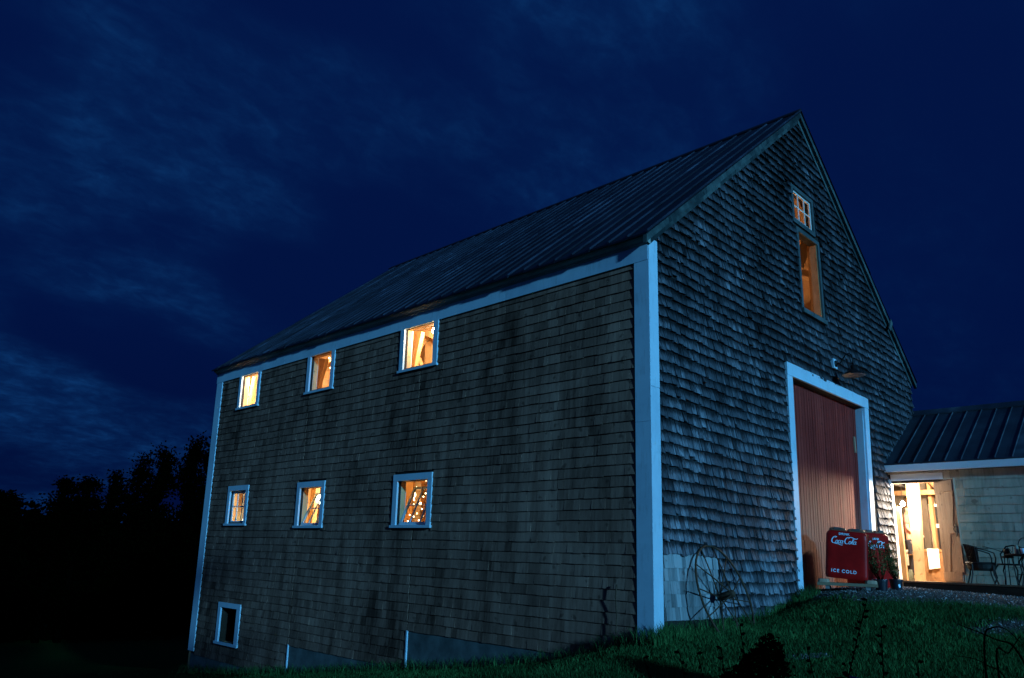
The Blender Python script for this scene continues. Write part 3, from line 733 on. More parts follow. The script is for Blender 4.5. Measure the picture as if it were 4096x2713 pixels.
mb = MB(); mb.lathe([(.001,-.1),(.06,-.09),(.07,-.02),(.04,.06),(.001,.12)], n=14); mb.build('globe', M['coolbulb'], t, smooth=True)

# ------------------------------------------------------------------ gooseneck lamp over the door
t = thing('barn_lamp', 'unlit dark gooseneck lamp above the red barn door', 'wall lamp', (5.57, -.02, 4.15))
mb = MB(); mb.box(-.075, .075, -.05, .018, -.085, .085); mb.build('mounting_block', M['trim'], t)
mb = MB(); mb.lathe([(.001,0),(.055,0),(.055,.02),(.001,.025)], n=16); mb.v = [(x, -.05-z, y) for x, y, z in mb.v]
mb.tube([(0,-.06,0),(0,-.12,-.01),(.01,-.17,.06),(.01,-.22,.13),(.01,-.28,.155),(.01,-.325,.12),(.01,-.34,.05),(.01,-.34,-.08)], .011, 8); mb.build('arm', M['black'], t, smooth=True)
mb = MB(); prof = [(.02,-.06),(.045,-.07),(.05,-.13),(.075,-.165),(.14,-.195),(.192,-.235),(.197,-.245)]
mb.lathe(prof, (.01,-.34,0), 28); sh = mb.build('shade', M['black'], t, smooth=True)
mb = MB(); mb.lathe([(.19,-.243),(.135,-.203),(.07,-.175),(.001,-.165)], (.01,-.34,0), 28); mb.build('reflector', M['dullwhite'], sh, smooth=True)

# ------------------------------------------------------------------ LOW SHOP BUILDING on the right
shop = thing('outbuilding', 'low shingled outbuilding with a grey seamed metal roof and open plank door', 'outbuilding', (0,0,0))
XW, YE = 7.8, -8.0
mb = MB(); slab(mb, 1, 0, 0, 0, 0, 0, 0, []) if False else None
mb = MB()
slab(mb, 0, XW, XW+.05, YE, -.035, .30, 2.62, [(-.86,-.04,.56,2.31)]); mb.build('wall', M['backing'], shop)
mb = MB(); slab(mb, 0, XW+.052, XW+.12, YE, -.13, .35, 2.60, [(-.86,-.04,.56,2.31)]); mb.build('wall_lining', M['inwood'], shop)
mb = MB(); mb.box(9.56, 9.66, YE, 2.6, .3, 3.8, .35); mb.build('wall', M['greyplank'], shop)
mb = MB(); mb.prism([(XW,.3),(11.6,.3),(11.6,2.6),(9.7,3.8),(XW,2.6)], 1, YE-.1, YE); mb.build('wall', M['shop_shingle'], shop)
mb = MB()
shingles(mb, 0, XW, -1, YE, -.02, .585, 2.44, .145, (.09,.19), [(-.94,.1,.3,2.47)], .12, tn=lambda u, z: rnd.gauss(.58,.14), th=.014)
shingles(mb, 0, XW, -1, -.94, -.02, .585+.145*12, 2.5, .145, (.09,.19), [(-.94,.1,.3,2.465)], .12, tn=lambda u, z: rnd.gauss(.58,.14), th=.014)
mb.v = [(x, y, min(z, 2.52)) for x, y, z in mb.v]
mb.build('shingle_siding', M['shop_shingle'], shop)
# roof with standing seams
mb = MB(); y = -.012; rx0, rz0, rx1, rz1 = 7.63, 2.655, 9.7, 3.93
sl_ = (rz1-rz0)/(rx1-rx0)
while y > YE-.2:
    w = .258; tn_ = rnd.random(); sag = rnd.uniform(.004,.012)
    for sgn in (0, 1):
        xs3 = [rx0+rnd.uniform(-.006,.006), rx1] if not sgn else [2*rx1-rx0, rx1]
        q = [(xs3[0],y,rz0),(xs3[1],y,rz1),(xs3[1],y-w,rz1),(xs3[0],y-w,rz0),(xs3[0],y-w/2,rz0-sag),(xs3[1],y-w/2,rz1-.002),
             (xs3[0],y,rz0-.02),(xs3[0],y-w,rz0-.02),(xs3[0],y-w/2,rz0-.02-sag)]
        mb.add(q, [(0,1,5,4),(4,5,2,3),(0,4,8,6),(4,3,7,8)], tn_)
        ww = .009; hh = .022
        a, b = (xs3[0], rz0), (xs3[1], rz1)
        q = [(a[0],y+ww,a[1]),(a[0],y-ww,a[1]),(b[0],y-ww,b[1]),(b[0],y+ww,b[1]),(a[0],y+ww*.5,a[1]+hh),(a[0],y-ww*.5,a[1]+hh),(b[0],y-ww*.5,b[1]+hh),(b[0],y+ww*.5,b[1]+hh)]
        mb.add(q, [(4,5,6,7),(0,1,5,4),(1,2,6,5),(2,3,7,6),(3,0,4,7)], .75)
    y -= w
mb.box(7.70, 9.7, YE-.1, -.02, 2.50, 2.505) if False else None
rf = mb.build('roof', M['roof2'], shop)
mb = MB(); mb.prism([(9.58,3.862),(9.7,3.965),(9.82,3.862),(9.82,3.89),(9.7,3.995),(9.58,3.89)], 1, YE-.2, -.005); mb.build('ridge_cap', M['roof2'], rf)
mb = MB()
q = [(7.68,2.665),(9.7,3.90),(9.7,3.86),(7.70,2.62)]; mb.prism(q, 1, YE, -.02, .4); mb.prism([(2*9.7-a, b) for a, b in q], 1, YE, -.02, .4)
mb.build('roof_boarding', M['oldwood'], shop)
mb = MB(); mb.box(7.63, 7.66, YE-.15, -.012, 2.505, 2.628, .9); mb.box(7.66, 7.80, YE-.15, -.012, 2.515, 2.53, .6); mb.build('fascia_board', M['lit_paint'], shop)
# door trim: left casing, header; floor; deck
mb = MB(); mb.prism([(-.002,.56),(-.002,2.47),(-.06,2.35),(-.045,.56)], 0, XW-.03, XW-.002, .8); mb.box(XW-.031, XW-.002, -.94, -.0605, 2.352, 2.468, .8)
mb.box(XW, XW+.12, -.042, -.022, .56, 2.31, .8); mb.box(XW, XW+.12, -.86, -.04, 2.312, 2.33, .8)
mb.build('door_frame', M['lit_paint'], shop)
mb = MB(); mb.box(7.70, 9.55, YE, -.03, .47, .56); mb.box(7.9, 9.55, -.03, 2.5, .47, .555); mb.build('floor', M['inwood'], shop)
# deck
deck = thing('deck', 'low plank deck running along the front of the outbuilding', 'deck', (0,0,0))
mb = MB()
for i in range(6): mb.box(6.90+i*.133, 6.90+i*.133+.127, YE, -.36, .565, .590, rnd.random())
mb.build('deck_boards', M['deck'], deck)
mb = MB(); mb.box(6.915, 6.95, YE, -.37, .25, .563, .3); mb.box(6.95, 7.7, -.41, -.37, .3, .563, .3); mb.build('deck_skirt', M['darkwood'], deck)
# plank door, hinged open
c0 = Vector((7.765, -.80, .59)); c1 = Vector((7.235, -1.25, .59)); du = (c1-c0); wdt = du.length; du.normalize(); nn = Vector((du.y, -du.x, 0))
if nn.x > 0: nn = -nn
pdoor = thing('plank_door', 'brown ledged and braced plank door standing open on the deck', 'door', tuple(c0))
def dp(u, z, o): return tuple(du*u+nn*o+Vector((0,0,z)))
def dbox(mb, u0, u1, z0, z1, o0, o1, lean=0):
    vs = [dp(u0,z0,o0),dp(u1,z0,o0),dp(u1,z0,o1),dp(u0,z0,o1),dp(u0,z1,o0),dp(u1,z1,o0),dp(u1,z1,o1),dp(u0,z1,o1)]
    mb.add(vs, [(0,3,2,1),(4,5,6,7),(0,1,5,4),(1,2,6,5),(2,3,7,6),(3,0,4,7)], rnd.gauss(.55,.12))
mb = MB(); u = 0
while u < wdt-.01:
    w = min(rnd.uniform(.14,.18), wdt-u); dbox(mb, u+.002, u+w-.002, .0, 1.71, -.012, .012); u += w
mb.build('boards', M['plank'], pdoor)
for z0, z1, u0, u1 in ((1.50,1.69,.02,wdt-.03), (.02,.17,.02,wdt-.02), (.80,.92,wdt-.30,wdt-.03)):
    mb = MB(); dbox(mb, u0, u1, z0, z1, .013, .034); mb.build('ledger', M['plank'], pdoor)
for (ua, za, ub, zb) in ((.16,.18,.36,.80),(.44,.93,wdt-.08,1.49)):
    mb = MB(); w = .10; vs = []
    for o in (.013,.026): vs += [dp(ua,za,o),dp(ua+w,za,o),dp(ub+w*.5,zb,o),dp(ub-w*.5,zb,o)]
    mb.add(vs, [(0,1,2,3),(4,5,6,7),(0,1,5,4),(1,2,6,5),(2,3,7,6),(3,0,4,7)], .6); mb.build('brace', M['plank'], pdoor)
mb = MB(); mb.tube([dp(wdt-.05,.80,.05), dp(wdt-.05,.86,.075), dp(wdt-.05,.92,.05)], .008, 6); dbox(mb, wdt-.075, wdt-.03, .74, .96, .035, .040); mb.build('latch', M['rust'], pdoor)
# things inside the shop
def bx_part(name, x0, x1, y0, y1, z0, z1, m_, par, tn=.5):
    mb = MB(); mb.box(x0, x1, y0, y1, z0, z1, tn); return mb.build(name, M[m_], par)
mb = MB()   # rough hewn posts near the doorway
zs = [.56+.19*i for i in range(11)]
for i in range(10):
    j = lambda q: .012*math.sin(q*2.3)
    z0, z1 = zs[i], zs[i+1]
    vs = []
    for z in (z0, z1):
        s_ = (2.4-z)/1.8; y0 = -.26+.05*s_+j(z); y1 = -.085+.035*s_+j(z+1); vs += [(8.55,y0,z),(8.72,y0,z),(8.72,y1,z),(8.55,y1,z)]
    mb.add(vs, [(0,1,5,4),(1,2,6,5),(2,3,7,6),(3,0,4,7)], rnd.gauss(.7,.1))
mb.build('post', M['palewood'], shop)
mb = MB(); mb.box(8.30, 8.38, .00, .12, .56, 1.93, .6); mb.build('post', M['palewood'], shop)
bx_part('stud', 9.40, 9.54, -.26, -.20, .56, 3.4, 'oldwood', shop)
bx_part('beam', 9.20, 9.30, -2.5, 2.0, 2.22, 2.31, 'oldwood', shop)
mb = MB(); mb.beam((9.3,-.4,2.35), (8.9,-.1,2.9), .06, .06); mb.build('brace', M['oldwood'], shop)
# window inside the back wall
iw = thing('inner_window', 'white framed inner window seen through the open shed doorway', 'window', (9.545,-.28,1.0))
mb = MB()
for (y0,y1,z0,z1) in ((.08,.13,.0,1.06),(-.37,-.32,.0,1.06),(-.32,.08,1.01,1.06),(-.32,.08,0,.05),(-.32,.08,.60,.67)): mb.box(-.03, 0, y0, y1, z0, z1)
mb.build('frame', M['muntin'], iw)
bx_part('pane', -.008, -.002, -.32, .08, .05, 1.01, 'black', iw)
# counter with cloth, small shelf, cup, candle, jar
ct = thing('counter', 'dark wooden counter beneath the white cloth inside the shed doorway', 'counter', (9.0,-.45,.56))
bx_part('top', -.02, .42, -.6, .36, .57, .61, 'oldwood', ct); bx_part('body', 0, .40, -.58, .34, .0, .569, 'oldwood', ct, .1)
mb = MB()
n = 12
for i in range(n):
    y0, y1 = -.40+.20*i/n, -.40+.20*(i+1)/n; o0, o1 = .012*math.sin(i*1.1), .012*math.sin((i+1)*1.1)
    lo = .80+.03*(1-i/n)
    mb.add([(8.955+o0,y0,lo),(8.955+o1,y1,lo),(8.965,y1,1.178),(8.965,y0,1.178),(9.2,y1,1.178),(9.2,y0,1.178)], [(0,1,2,3),(3,2,4,5)])
o = mb.build('cloth', M['white'], smooth=True); tag(o, 'white cloth hanging over the front of the dark counter', 'cloth')
sh_ = thing('shelf', 'low wooden stand with a white paper sheet beside the thin post', 'stand', (9.0,.2,.56))
bx_part('top', -.05, .15, -.16, .10, .495, .51, 'oldwood', sh_); bx_part('leg', .1, .14, -.15, -.12, 0, .494, 'oldwood', sh_); bx_part('leg', .1, .14, .06, .09, 0, .494, 'oldwood', sh_)
bx_part('paper', -.056, -.051, -.06, .07, .30, .509, 'white', sh_)
mb = MB(); mb.lathe([(.001,0),(.022,0),(.030,.085),(.027,.085),(.020,.006)], n=16); o = mb.build('cup', M['white'], loc=(9.0,.18,1.071), smooth=True); tag(o, 'white paper cup standing on the low stand', 'cup')
mb = MB(); mb.lathe([(.001,0),(.010,0),(.010,.24),(.001,.245)], n=10); o = mb.build('candle', M['white'], loc=(9.0,.08,1.071), smooth=True); tag(o, 'tall white candle beside the paper cup', 'candle')
mb = MB(); mb.lathe([(.001,0),(.05,0),(.055,.03),(.055,.15),(.035,.19),(.035,.22),(.001,.22)], n=16); o = mb.build('glass_jar', M['jarglass'], loc=(8.85,.10,.565), smooth=True); tag(o, 'large glass jar on the floor below the low stand', 'jar')
bulb((8.30,-.06,1.97), 'glaring bare bulb just inside the open shed doorway', 240, 'bulbhot', .04, (1,.80,.58), cord=.5)
bulb((8.10,-.81,2.362), 'bulb hanging from the roof boards inside the shed', 1500, 'bulb', .04, (1,.80,.58), cord=.4)
# person inside, partly behind the post
def person():
    t = thing('person', 'person in a pink red shirt standing inside the shed behind the rough post', 'person', (9.15,.12,.56), math.radians(190))
    def skin(name, vs, es, rs, m_, root=0):
        me = bpy.data.meshes.new(name); me.from_pydata(vs, es, []); me.materials.append(M[m_])
        o = bpy.data.objects.new(name, me); COL.objects.link(o); o.parent = t
        md = o.modifiers.new('skin', 'SKIN'); md.use_smooth_shade = True
        for i, r_ in enumerate(rs): me.skin_vertices[0].data[i].radius = (r_[0], r_[1]) if isinstance(r_, tuple) else (r_, r_)
        me.skin_vertices[0].data[root].use_root = True
        s_ = o.modifiers.new('sub', 'SUBSURF'); s_.levels = 1; s_.render_levels = 2
        return o
    me_v = [(0,0,.80),(0,0,.95),(0,0,1.12),(0,0,1.27),(0,0,1.33),(0,.01,1.39),(0,.02,1.47),(0,.01,1.54),
            (.09,0,.76),(.095,.02,.42),(.095,-.01,.07),(.095,.10,.03),(-.09,0,.76),(-.095,.02,.42),(-.095,-.01,.07),(-.095,.10,.03),
            (.155,0,1.24),(.20,-.02,1.0),(.17,.15,.86),(.15,.22,.86),(-.155,0,1.24),(-.20,-.02,1.0),(-.17,.15,.86),(-.15,.22,.86)]
    me_e = [(0,1),(1,2),(2,3),(3,4),(4,5),(5,6),(6,7),(0,8),(8,9),(9,10),(10,11),(0,12),(12,13),(13,14),(14,15),(3,16),(16,17),(17,18),(18,19),(3,20),(20,21),(21,22),(22,23)]
    rs = [(.13,.09),(.12,.085),(.14,.09),(.13,.08),.048,(.06,.07),(.075,.09),.05,.075,.052,.036,.03,.075,.052,.036,.03,.05,.04,.03,.02,.05,.04,.03,.02]
    body = skin('body', me_v, me_e, rs, 'skin')
    skin('shirt', [(0,0,.86),(0,0,.98),(0,0,1.13),(0,0,1.27),(.158,0,1.24),(.195,-.015,1.06),(-.158,0,1.24),(-.195,-.015,1.06)], [(0,1),(1,2),(2,3),(3,4),(4,5),(3,6),(6,7)],
         [(.155,.11),(.14,.105),(.16,.11),(.145,.095),.065,.058,.065,.058], 'shirt')
    skin('trousers', [(0,0,.84),(.09,0,.74),(.096,.02,.42),(.096,-.01,.10),(-.09,0,.74),(-.096,.02,.42),(-.096,-.01,.10)], [(0,1),(1,2),(2,3),(0,4),(4,5),(5,6)], [(.145,.10),.09,.068,.055,.09,.068,.055], 'denim')
    mb = MB(); mb.lathe([(.001,.135),(.05,.12),(.083,.07),(.09,.01),(.085,-.05),(.07,-.055),(.06,0)], (0,-.012,1.455), 16); mb.build('hair', M['hair'], t, smooth=True)
person()

# ------------------------------------------------------------------ red coolers and dolly
def loft(mb, levels, n=28, p=5.):
    vs = []; fs = []
    for (z, w, d_, ) in levels:
        for k in range(n):
            t = 2*math.pi*k/n; c, s_ = math.cos(t), math.sin(t)
            x = abs(c)**(2/p)*math.copysign(1, c)*w/2; y = abs(s_)**(2/p)*math.copysign(1, s_)*d_/2
            vs.append((x, y, z))
    m_ = len(levels)
    for i in range(m_-1):
        for k in range(n): fs.append((i*n+k, i*n+(k+1)%n, (i+1)*n+(k+1)%n, (i+1)*n+k))
    fs += [tuple(range(n))[::-1], tuple((m_-1)*n+k for k in range(n))]
    mb.add(vs, fs)
def ribbon(mb, pts, w0, w1=None, close=False, y=-.0, sx=1, ox=0, oz=0, shear=.0):
    # flat stroke in the x-z plane, facing -y
    n = len(pts); P_ = [Vector((p[0], 0, p[1])) for p in pts]; vs = []
    for i, p in enumerate(P_):
        a = P_[(i-1) % n] if close else P_[max(i-1,0)]; b = P_[(i+1) % n] if close else P_[min(i+1,n-1)]
        t = (b-a).normalized(); nrm_ = Vector((-t.z, 0, t.x))
        ang = abs(t.z)                     # calligraphic: verticals thicker
        w = w0+(( w1 or w0)-w0)*ang
        for s_ in (-1, 1):
            q = p+nrm_*w*s_/2; vs.append(((q.x+shear*q.z)*sx+ox, y, q.z*sx+oz))
    fs = [(2*i, 2*i+1, 2*((i+1)%n)+1, 2*((i+1)%n)) for i in range(n if close else n-1)]
    mb.add(vs, fs)
def arc(cx, cz, rx, rz, a0, a1, n=14):
    return [(cx+rx*math.cos(math.radians(a0+(a1-a0)*i/n)), cz+rz*math.sin(math.radians(a0+(a1-a0)*i/n))) for i in range(n+1)]
def script_logo(sx, ox, oz, y):
    mb = MB(); kw = dict(y=y, sx=sx, ox=ox, oz=oz, shear=.28)
    def bigC(x): 
        ribbon(mb, arc(x, .50, .36, .52, 55, 300, 20), .07, .16, **kw)
        ribbon(mb, arc(x+.10, .78, .10, .16, 30, 190, 8), .05, .09, **kw)
    bigC(.38)
    ribbon(mb, arc(.80, .22, .15, .23, 0, 345, 16), .05, .13, True, **kw)          # o
    ribbon(mb, arc(1.16, .22, .15, .23, 45, 320, 14), .05, .13, **kw)               # c
    ribbon(mb, arc(1.48, .22, .15, .23, 0, 345, 16), .05, .13, True, **kw)          # a
    ribbon(mb, [(1.65,.45),(1.65,.15),(1.70,.02),(1.78,.04)], .06, .12, **kw)
    ribbon(mb, [(1.78,.30),(1.95,.32)], .07, .07, **kw)                             # hyphen
    bigC(2.30)
    ribbon(mb, arc(2.72, .22, .15, .23, 0, 345, 16), .05, .13, True, **kw)
    ribbon(mb, [(3.02,.05),(2.98,.30),(3.02,.75),(3.12,.92),(3.18,.80),(3.10,.45),(3.06,.15),(3.12,.02),(3.2,.05)], .05, .10, **kw)  # l
    ribbon(mb, arc(3.40, .22, .15, .23, 0, 345, 16), .05, .13, True, **kw)
    ribbon(mb, [(3.57,.45),(3.57,.15),(3.62,.02),(3.72,.06)], .06, .12, **kw)
    ribbon(mb, [(2.36,1.00),(2.62,1.06),(2.95,.98),(3.25,.86),(3.52,.84),(3.66,.98)], .10, .13, **kw)   # swash through the l
    ribbon(mb, [(.42,-.02),(.70,-.10),(1.05,-.12),(1.35,-.20),(1.62,-.28),(1.80,-.22)], .09, .12, **kw)   # swash below
    return mb
def text_obj(s, size, loc, parent, y, sp=1.1):
    cu = bpy.data.curves.new('text', 'FONT'); cu.body = s; cu.size = size; cu.align_x = 'CENTER'; cu.space_character = sp; cu.offset = .0015; cu.extrude = .0008
    to = bpy.data.objects.new('text', cu); COL.objects.link(to)
    dg = bpy.context.evaluated_depsgraph_get(); me = bpy.data.meshes.new_from_object(to.evaluated_get(dg)); bpy.data.objects.remove(to)
    me.materials.clear(); me.materials.append(M['letter']); o = bpy.data.objects.new('lettering', me); COL.objects.link(o); o.parent = parent
    o.rotation_euler = (math.radians(90), 0, 0); o.location = (loc[0], y, loc[1]); return o
def cooler(label, loc, face_az, w, dpt, h, roll):
    # local: front faces -y, x to the viewer's right
    t = thing('drink_cooler', label, 'cooler', loc, 0, 'red drink coolers before the barn door')
    t.rotation_mode = 'QUATERNION'
    rz_ = math.radians(face_az+90)
    t.rotation_quaternion = (Matrix.Rotation(rz_, 4, 'Z')@Matrix.Rotation(math.radians(roll), 4, 'Y')).to_quaternion()
    mb = MB(); loft(mb, [(0, w*.94, dpt*.94), (.015, w*.975, dpt*.97), (.05, w, dpt), (h-.10, w*.985, dpt*.985), (h-.045, w*.965, dpt*.965), (h-.018, w*.92, dpt*.92), (h, w*.84, dpt*.84)], 40, 9.)
    b = mb.build('body', M['enamel'], t, smooth=False)
    md = b.modifiers.new('bev', 'BEVEL'); md.width = .004; md.segments = 2; md.limit_method = 'ANGLE'; md.angle_limit = .6
    for sx_ in (-1, 1):
        mb = MB(); loft(mb, [(h+.001, w*.41, dpt*.84), (h+.018, w*.42, dpt*.86), (h+.036, w*.38, dpt*.76), (h+.048, w*.26, dpt*.55)], 28, 8.)
        mb.v = [(x+sx_*w*.215, y, z-.05*(x/w+ (0.2 if sx_ > 0 else -.2))*sx_*0) for x, y, z in mb.v]
        ld = mb.build('lid', M['lid'], t); mb = MB(); mb.box(sx_*w*.215-.05, sx_*w*.215+.05, -dpt*.44, -dpt*.38, h+.016, h+.046); mb.build('handle', M['chrome'], ld)
    fy = -dpt/2*.985-.003
    lm = script_logo(w*.60/3.75, -w*.37, h*.735, fy); lm.build('logo', M['letter'], t)
    text_obj('DRINK', .042, (-.035, h*.735+.118), t, fy, 1.15)
    text_obj('ICE', .060, (-.150, h*.125), t, fy, 1.3); text_obj('COLD', .060, (.032, h*.125), t, fy, 1.3)
    return t
va = math.degrees(math.atan2(-.363, -.932))
cooler('red drink cooler tilted on the dolly with its white lettered front turned to the camera', (4.17, -.497, .595), va, .56, .42, .66, 4.6)
cooler('second red drink cooler partly hidden behind the first and a potted shrub', (5.447, -.359, .458), 249, .59, .42, .835, 0)
dl = thing('dolly', 'low wooden furniture dolly with caster wheels under the tilted red cooler', 'dolly', (4.096, -.528, .437), math.radians(va+90)); dl.scale = (1.055,)*3
mb = MB()
for y0 in (-.22, -.04, .14): mb.box(-.37, .37, y0, y0+.085, .062, .100, rnd.random())
mb.build('platform', M['deck'], dl)
for sx_ in (-1, 1):
    mb = MB(); loft(mb, [(.101,.15,.46),(.128,.15,.46),(.145,.13,.44)], 20, 5.); mb.v = [(x+sx_*.292, y, z) for x, y, z in mb.v]; mb.build('bumper', M['plank'], dl)
for sx_ in (-.25, .25):
    for sy_ in (-.18, .18):
        mb = MB(); mb.lathe([(.001,-.012),(.026,-.012),(.029,-.006),(.029,.006),(.026,.012),(.001,.012)], n=16); mb.v = [(sx_+x+.02, sy_+z, .029+y) for x, y, z in mb.v]; mb.build('wheel', M['black'], dl)
        mb = MB(); mb.box(sx_-.022, sx_+.03, sy_-.018, sy_-.014, .02, .061); mb.box(sx_-.022, sx_+.03, sy_+.014, sy_+.018, .02, .061); mb.build('fork', M['grey'], dl)

# ------------------------------------------------------------------ potted shrubs
def leafb(name, c0, c1):
    def b(t, p):
        setc(t, p, ramp(t, tone(t), [(0, c0), (1, c1)])); p.inputs['Roughness'].default_value = .9; p.inputs['Specular IOR Level'].default_value = .0
    return mat(name, b)
M['leaf'] = leafb('shrub_leaf', (.03,.055,.018), (.15,.20,.07))
M['flower'] = leafb('violet_flower', (.06,.02,.26), (.12,.04,.45))
M['stemm'] = plain('dark_stem', (.003,.005,.002), .9, spec=0)
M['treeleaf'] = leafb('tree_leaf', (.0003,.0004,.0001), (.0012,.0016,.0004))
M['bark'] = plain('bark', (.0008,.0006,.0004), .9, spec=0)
def potted(label, loc, ht, sprd, lean, seed):
    r_ = random.Random(seed); t = thing('potted_shrub', label, 'potted shrub', loc, 0, 'shrubs in black nursery pots')
    mb = MB(); mb.lathe([(.001,.0),(.074,0),(.089,.15),(.098,.152),(.098,.172),(.088,.172),(.084,.14),(.001,.14)], n=24); mb.build('pot', M['pot'], t, smooth=False)
    st = MB(); lf = MB()
    for i in range(26):
        a = r_.uniform(0, 6.28); rr_ = sprd*math.sqrt(r_.random()); hh = ht*r_.uniform(.6, 1.)*(1-.25*(rr_/sprd)**2)
        b = Vector((math.cos(a)*.02, math.sin(a)*.02, .14)); e = Vector((math.cos(a)*rr_+lean[0], math.sin(a)*rr_+lean[1], .14+hh))
        mid = b.lerp(e, .5)+Vector((math.cos(a)*rr_*.35, math.sin(a)*rr_*.35, -.01)); pts = [b, b.lerp(mid,.6), mid, mid.lerp(e,.5)+Vector((0,0,.01)), e]
        st.tube(pts, [.0035,.003,.0025,.002,.001], 4)
        for k in range(44):
            f = r_.uniform(.16, 1.0)*4; i0 = min(int(f), 3); p = pts[i0].lerp(pts[i0+1], f-i0)
            dd = Vector((r_.gauss(0,1), r_.gauss(0,1), r_.uniform(.2,1.6))).normalized(); s_ = Vector((r_.gauss(0,1), r_.gauss(0,1), r_.gauss(0,.5))).normalized()
            ln = r_.uniform(.022,.042); wd = r_.uniform(.0045,.009)
            lf.add([p, p+dd*ln*.5+s_*wd, p+dd*ln, p+dd*ln*.5-s_*wd], [(0,1,2,3)], r_.random())
    st.build('stem', M['stemm'], t); lf.build('foliage', M['leaf'], t)
    return t
potted('bushy upright shrub in a black nursery pot directly before the second red cooler', (4.46,-.865,.436), .69, .14, (-.0,.05), 1)
p2 = potted('narrower shrub in a black pot with a white tag beside the shed doorway', (5.08,-.865,.446), .585, .11, (.0,.06), 2)
mb = MB(); mb.add([(-.02,-.0,0),(.012,-.0,.012),(.02,0,-.035),(-.005,0,-.045)], [(0,1,2,3)]); mb.v = [(x*.66-.062, x*-.7-.062, z+.095) for x, y, z in mb.v]; mb.build('plant_tag', M['letter'], p2)

# ------------------------------------------------------------------ old iron wheel leaning on the gable
wc = Vector((1.20, -.215, .37)); lean = math.radians(19); axn = Vector((.05, -math.cos(lean), -math.sin(lean)*-1.0)).normalized()
axn = Vector((0.04, -math.cos(lean), math.sin(lean))).normalized()
wh = thing('wagon_wheel', 'rusty spoked iron wheel leaning against the shingled gable wall', 'wheel', tuple(wc))
mb = MB(); mb.ring((0,0,0), axn, .60, .013, 56, 6); rim = mb.build('rim', M['rust'], wh, smooth=True)
a_ = axn.orthogonal().normalized(); b_ = axn.cross(a_)
for k in range(12):
    t_ = 2*math.pi*k/12+.1; e = (a_*math.cos(t_)+b_*math.sin(t_))*.59; s_ = .09 if k % 2 else -.07
    st_ = (a_*math.cos(t_+.1)+b_*math.sin(t_+.1))*.03+axn*s_
    mb = MB(); mb.tube([st_, st_.lerp(e,.5)+axn*.005, e], [.009,.008,.007], 6); mb.build('spoke', M['rust'], wh, smooth=True)
mb = MB(); mb.tube([axn*-.10, axn*-.09, axn*.10, axn*.12], [.03,.045,.042,.028], 12); mb.build('hub', M['rust'], wh, smooth=True)

# ------------------------------------------------------------------ wicker chairs, table, things on it
def wicker_chair(label, loc, rz):
    t = thing('wicker_chair', label, 'chair', loc, rz, 'dark wicker chairs on the deck')
    mb = MB()
    for i in range(19):      # curved woven back
        a = math.radians(-75+150*i/18); x, y = .21*math.sin(a), -.17*math.cos(a)
        mb.tube([(x, y, .33), (x*1.12, y*1.12, .48), (x*1.18, y*1.22-.01, .62-.05*abs(math.sin(a))**3)], .0065, 4)
    for z, k in ((.36,1.02),(.42,1.06),(.47,1.1),(.52,1.13),(.57,1.16),(.61,1.19)):
        mb.tube([(.21*k*math.sin(math.radians(q)), -.17*k*math.cos(math.radians(q)), z-.05*abs(math.sin(math.radians(q)))**3*(z > .5)) for q in range(-75,76,10)], .006, 4)
    for i in range(18):
        a0, a1 = math.radians(-75+150*i/18), math.radians(-75+150*(i+1)/18)
        q = [(.20*k*math.sin(a), -.165*k*math.cos(a), z) for a, k, z in ((a0,1,.33),(a1,1,.33),(a1,1.17,.60-.05*abs(math.sin(a1))**3),(a0,1.17,.60-.05*abs(math.sin(a0))**3))]
        mb.add(q+[(x, y+.006, z) for x, y, z in q], [(0,1,2,3),(4,5,6,7)], .2)
    mb.build('backrest', M['wicker'], t)
    mb = MB(); mb.lathe([(.001,.20),(.17,.20),(.20,.24),(.215,.30),(.21,.30),(.225,.315),(.21,.335),(.001,.34)], n=20)
    mb.build('seat', M['wicker'], t)
    for sx_ in (-1, 1):
        mb = MB(); mb.tube([(sx_*.23,-.06,.55),(sx_*.26,.06,.52),(sx_*.25,.17,.48),(sx_*.22,.19,.40),(sx_*.20,.18,.32)], .011, 6); mb.build('armrest', M['wicker'], t)
        for sy_ in (-1, 1):
            mb = MB(); mb.tube([(sx_*.16, sy_*.14, .31), (sx_*.17, sy_*.15, .15), (sx_*.20, sy_*.19, 0)], [.013,.012,.010], 6); mb.build('leg', M['wicker'], t)
    return t
wicker_chair('dark wicker armchair on the deck between the open plank door and the bistro table', (7.25,-1.49,.592), math.radians(200))
def iron_chair(label, loc, rz):
    t = thing('metal_chair', label, 'chair', loc, rz)
    mb = MB(); mb.lathe([(.001,.30),(.17,.30),(.18,.31),(.17,.325),(.001,.325)], n=20); mb.build('seat', M['black'], t)
    for sx_ in (-1, 1):
        for sy_ in (-1, 1):
            mb = MB(); mb.tube([(sx_*.12, sy_*.12, .31), (sx_*.17, sy_*.16, .22), (sx_*.15, sy_*.15, .1), (sx_*.18, sy_*.19, 0)], .012, 6); mb.build('leg', M['black'], t)
    mb = MB(); mb.tube([(-.16,-.15,.31),(-.19,-.18,.48),(-.10,-.2,.60),(0,-.2,.62),(.10,-.2,.60),(.19,-.18,.48),(.16,-.15,.31)], .012, 6)
    for xx in (-.08,0,.08): mb.tube([(xx*.8,-.165,.31),(xx,-.195,.6)], .006, 5)
    mb.build('backrest', M['black'], t)
    return t
iron_chair('dark iron chair drawn up under the bistro table', (7.42,-1.86,.592), math.radians(80))
tb = thing('bistro_table', 'dark round iron bistro table at the right edge on the deck', 'table', (7.2,-2.13,.592))
mb = MB(); mb.lathe([(.001,.44),(.25,.44),(.265,.45),(.265,.465),(.25,.475),(.001,.475)], n=32); mb.build('tabletop', M['black'], tb)
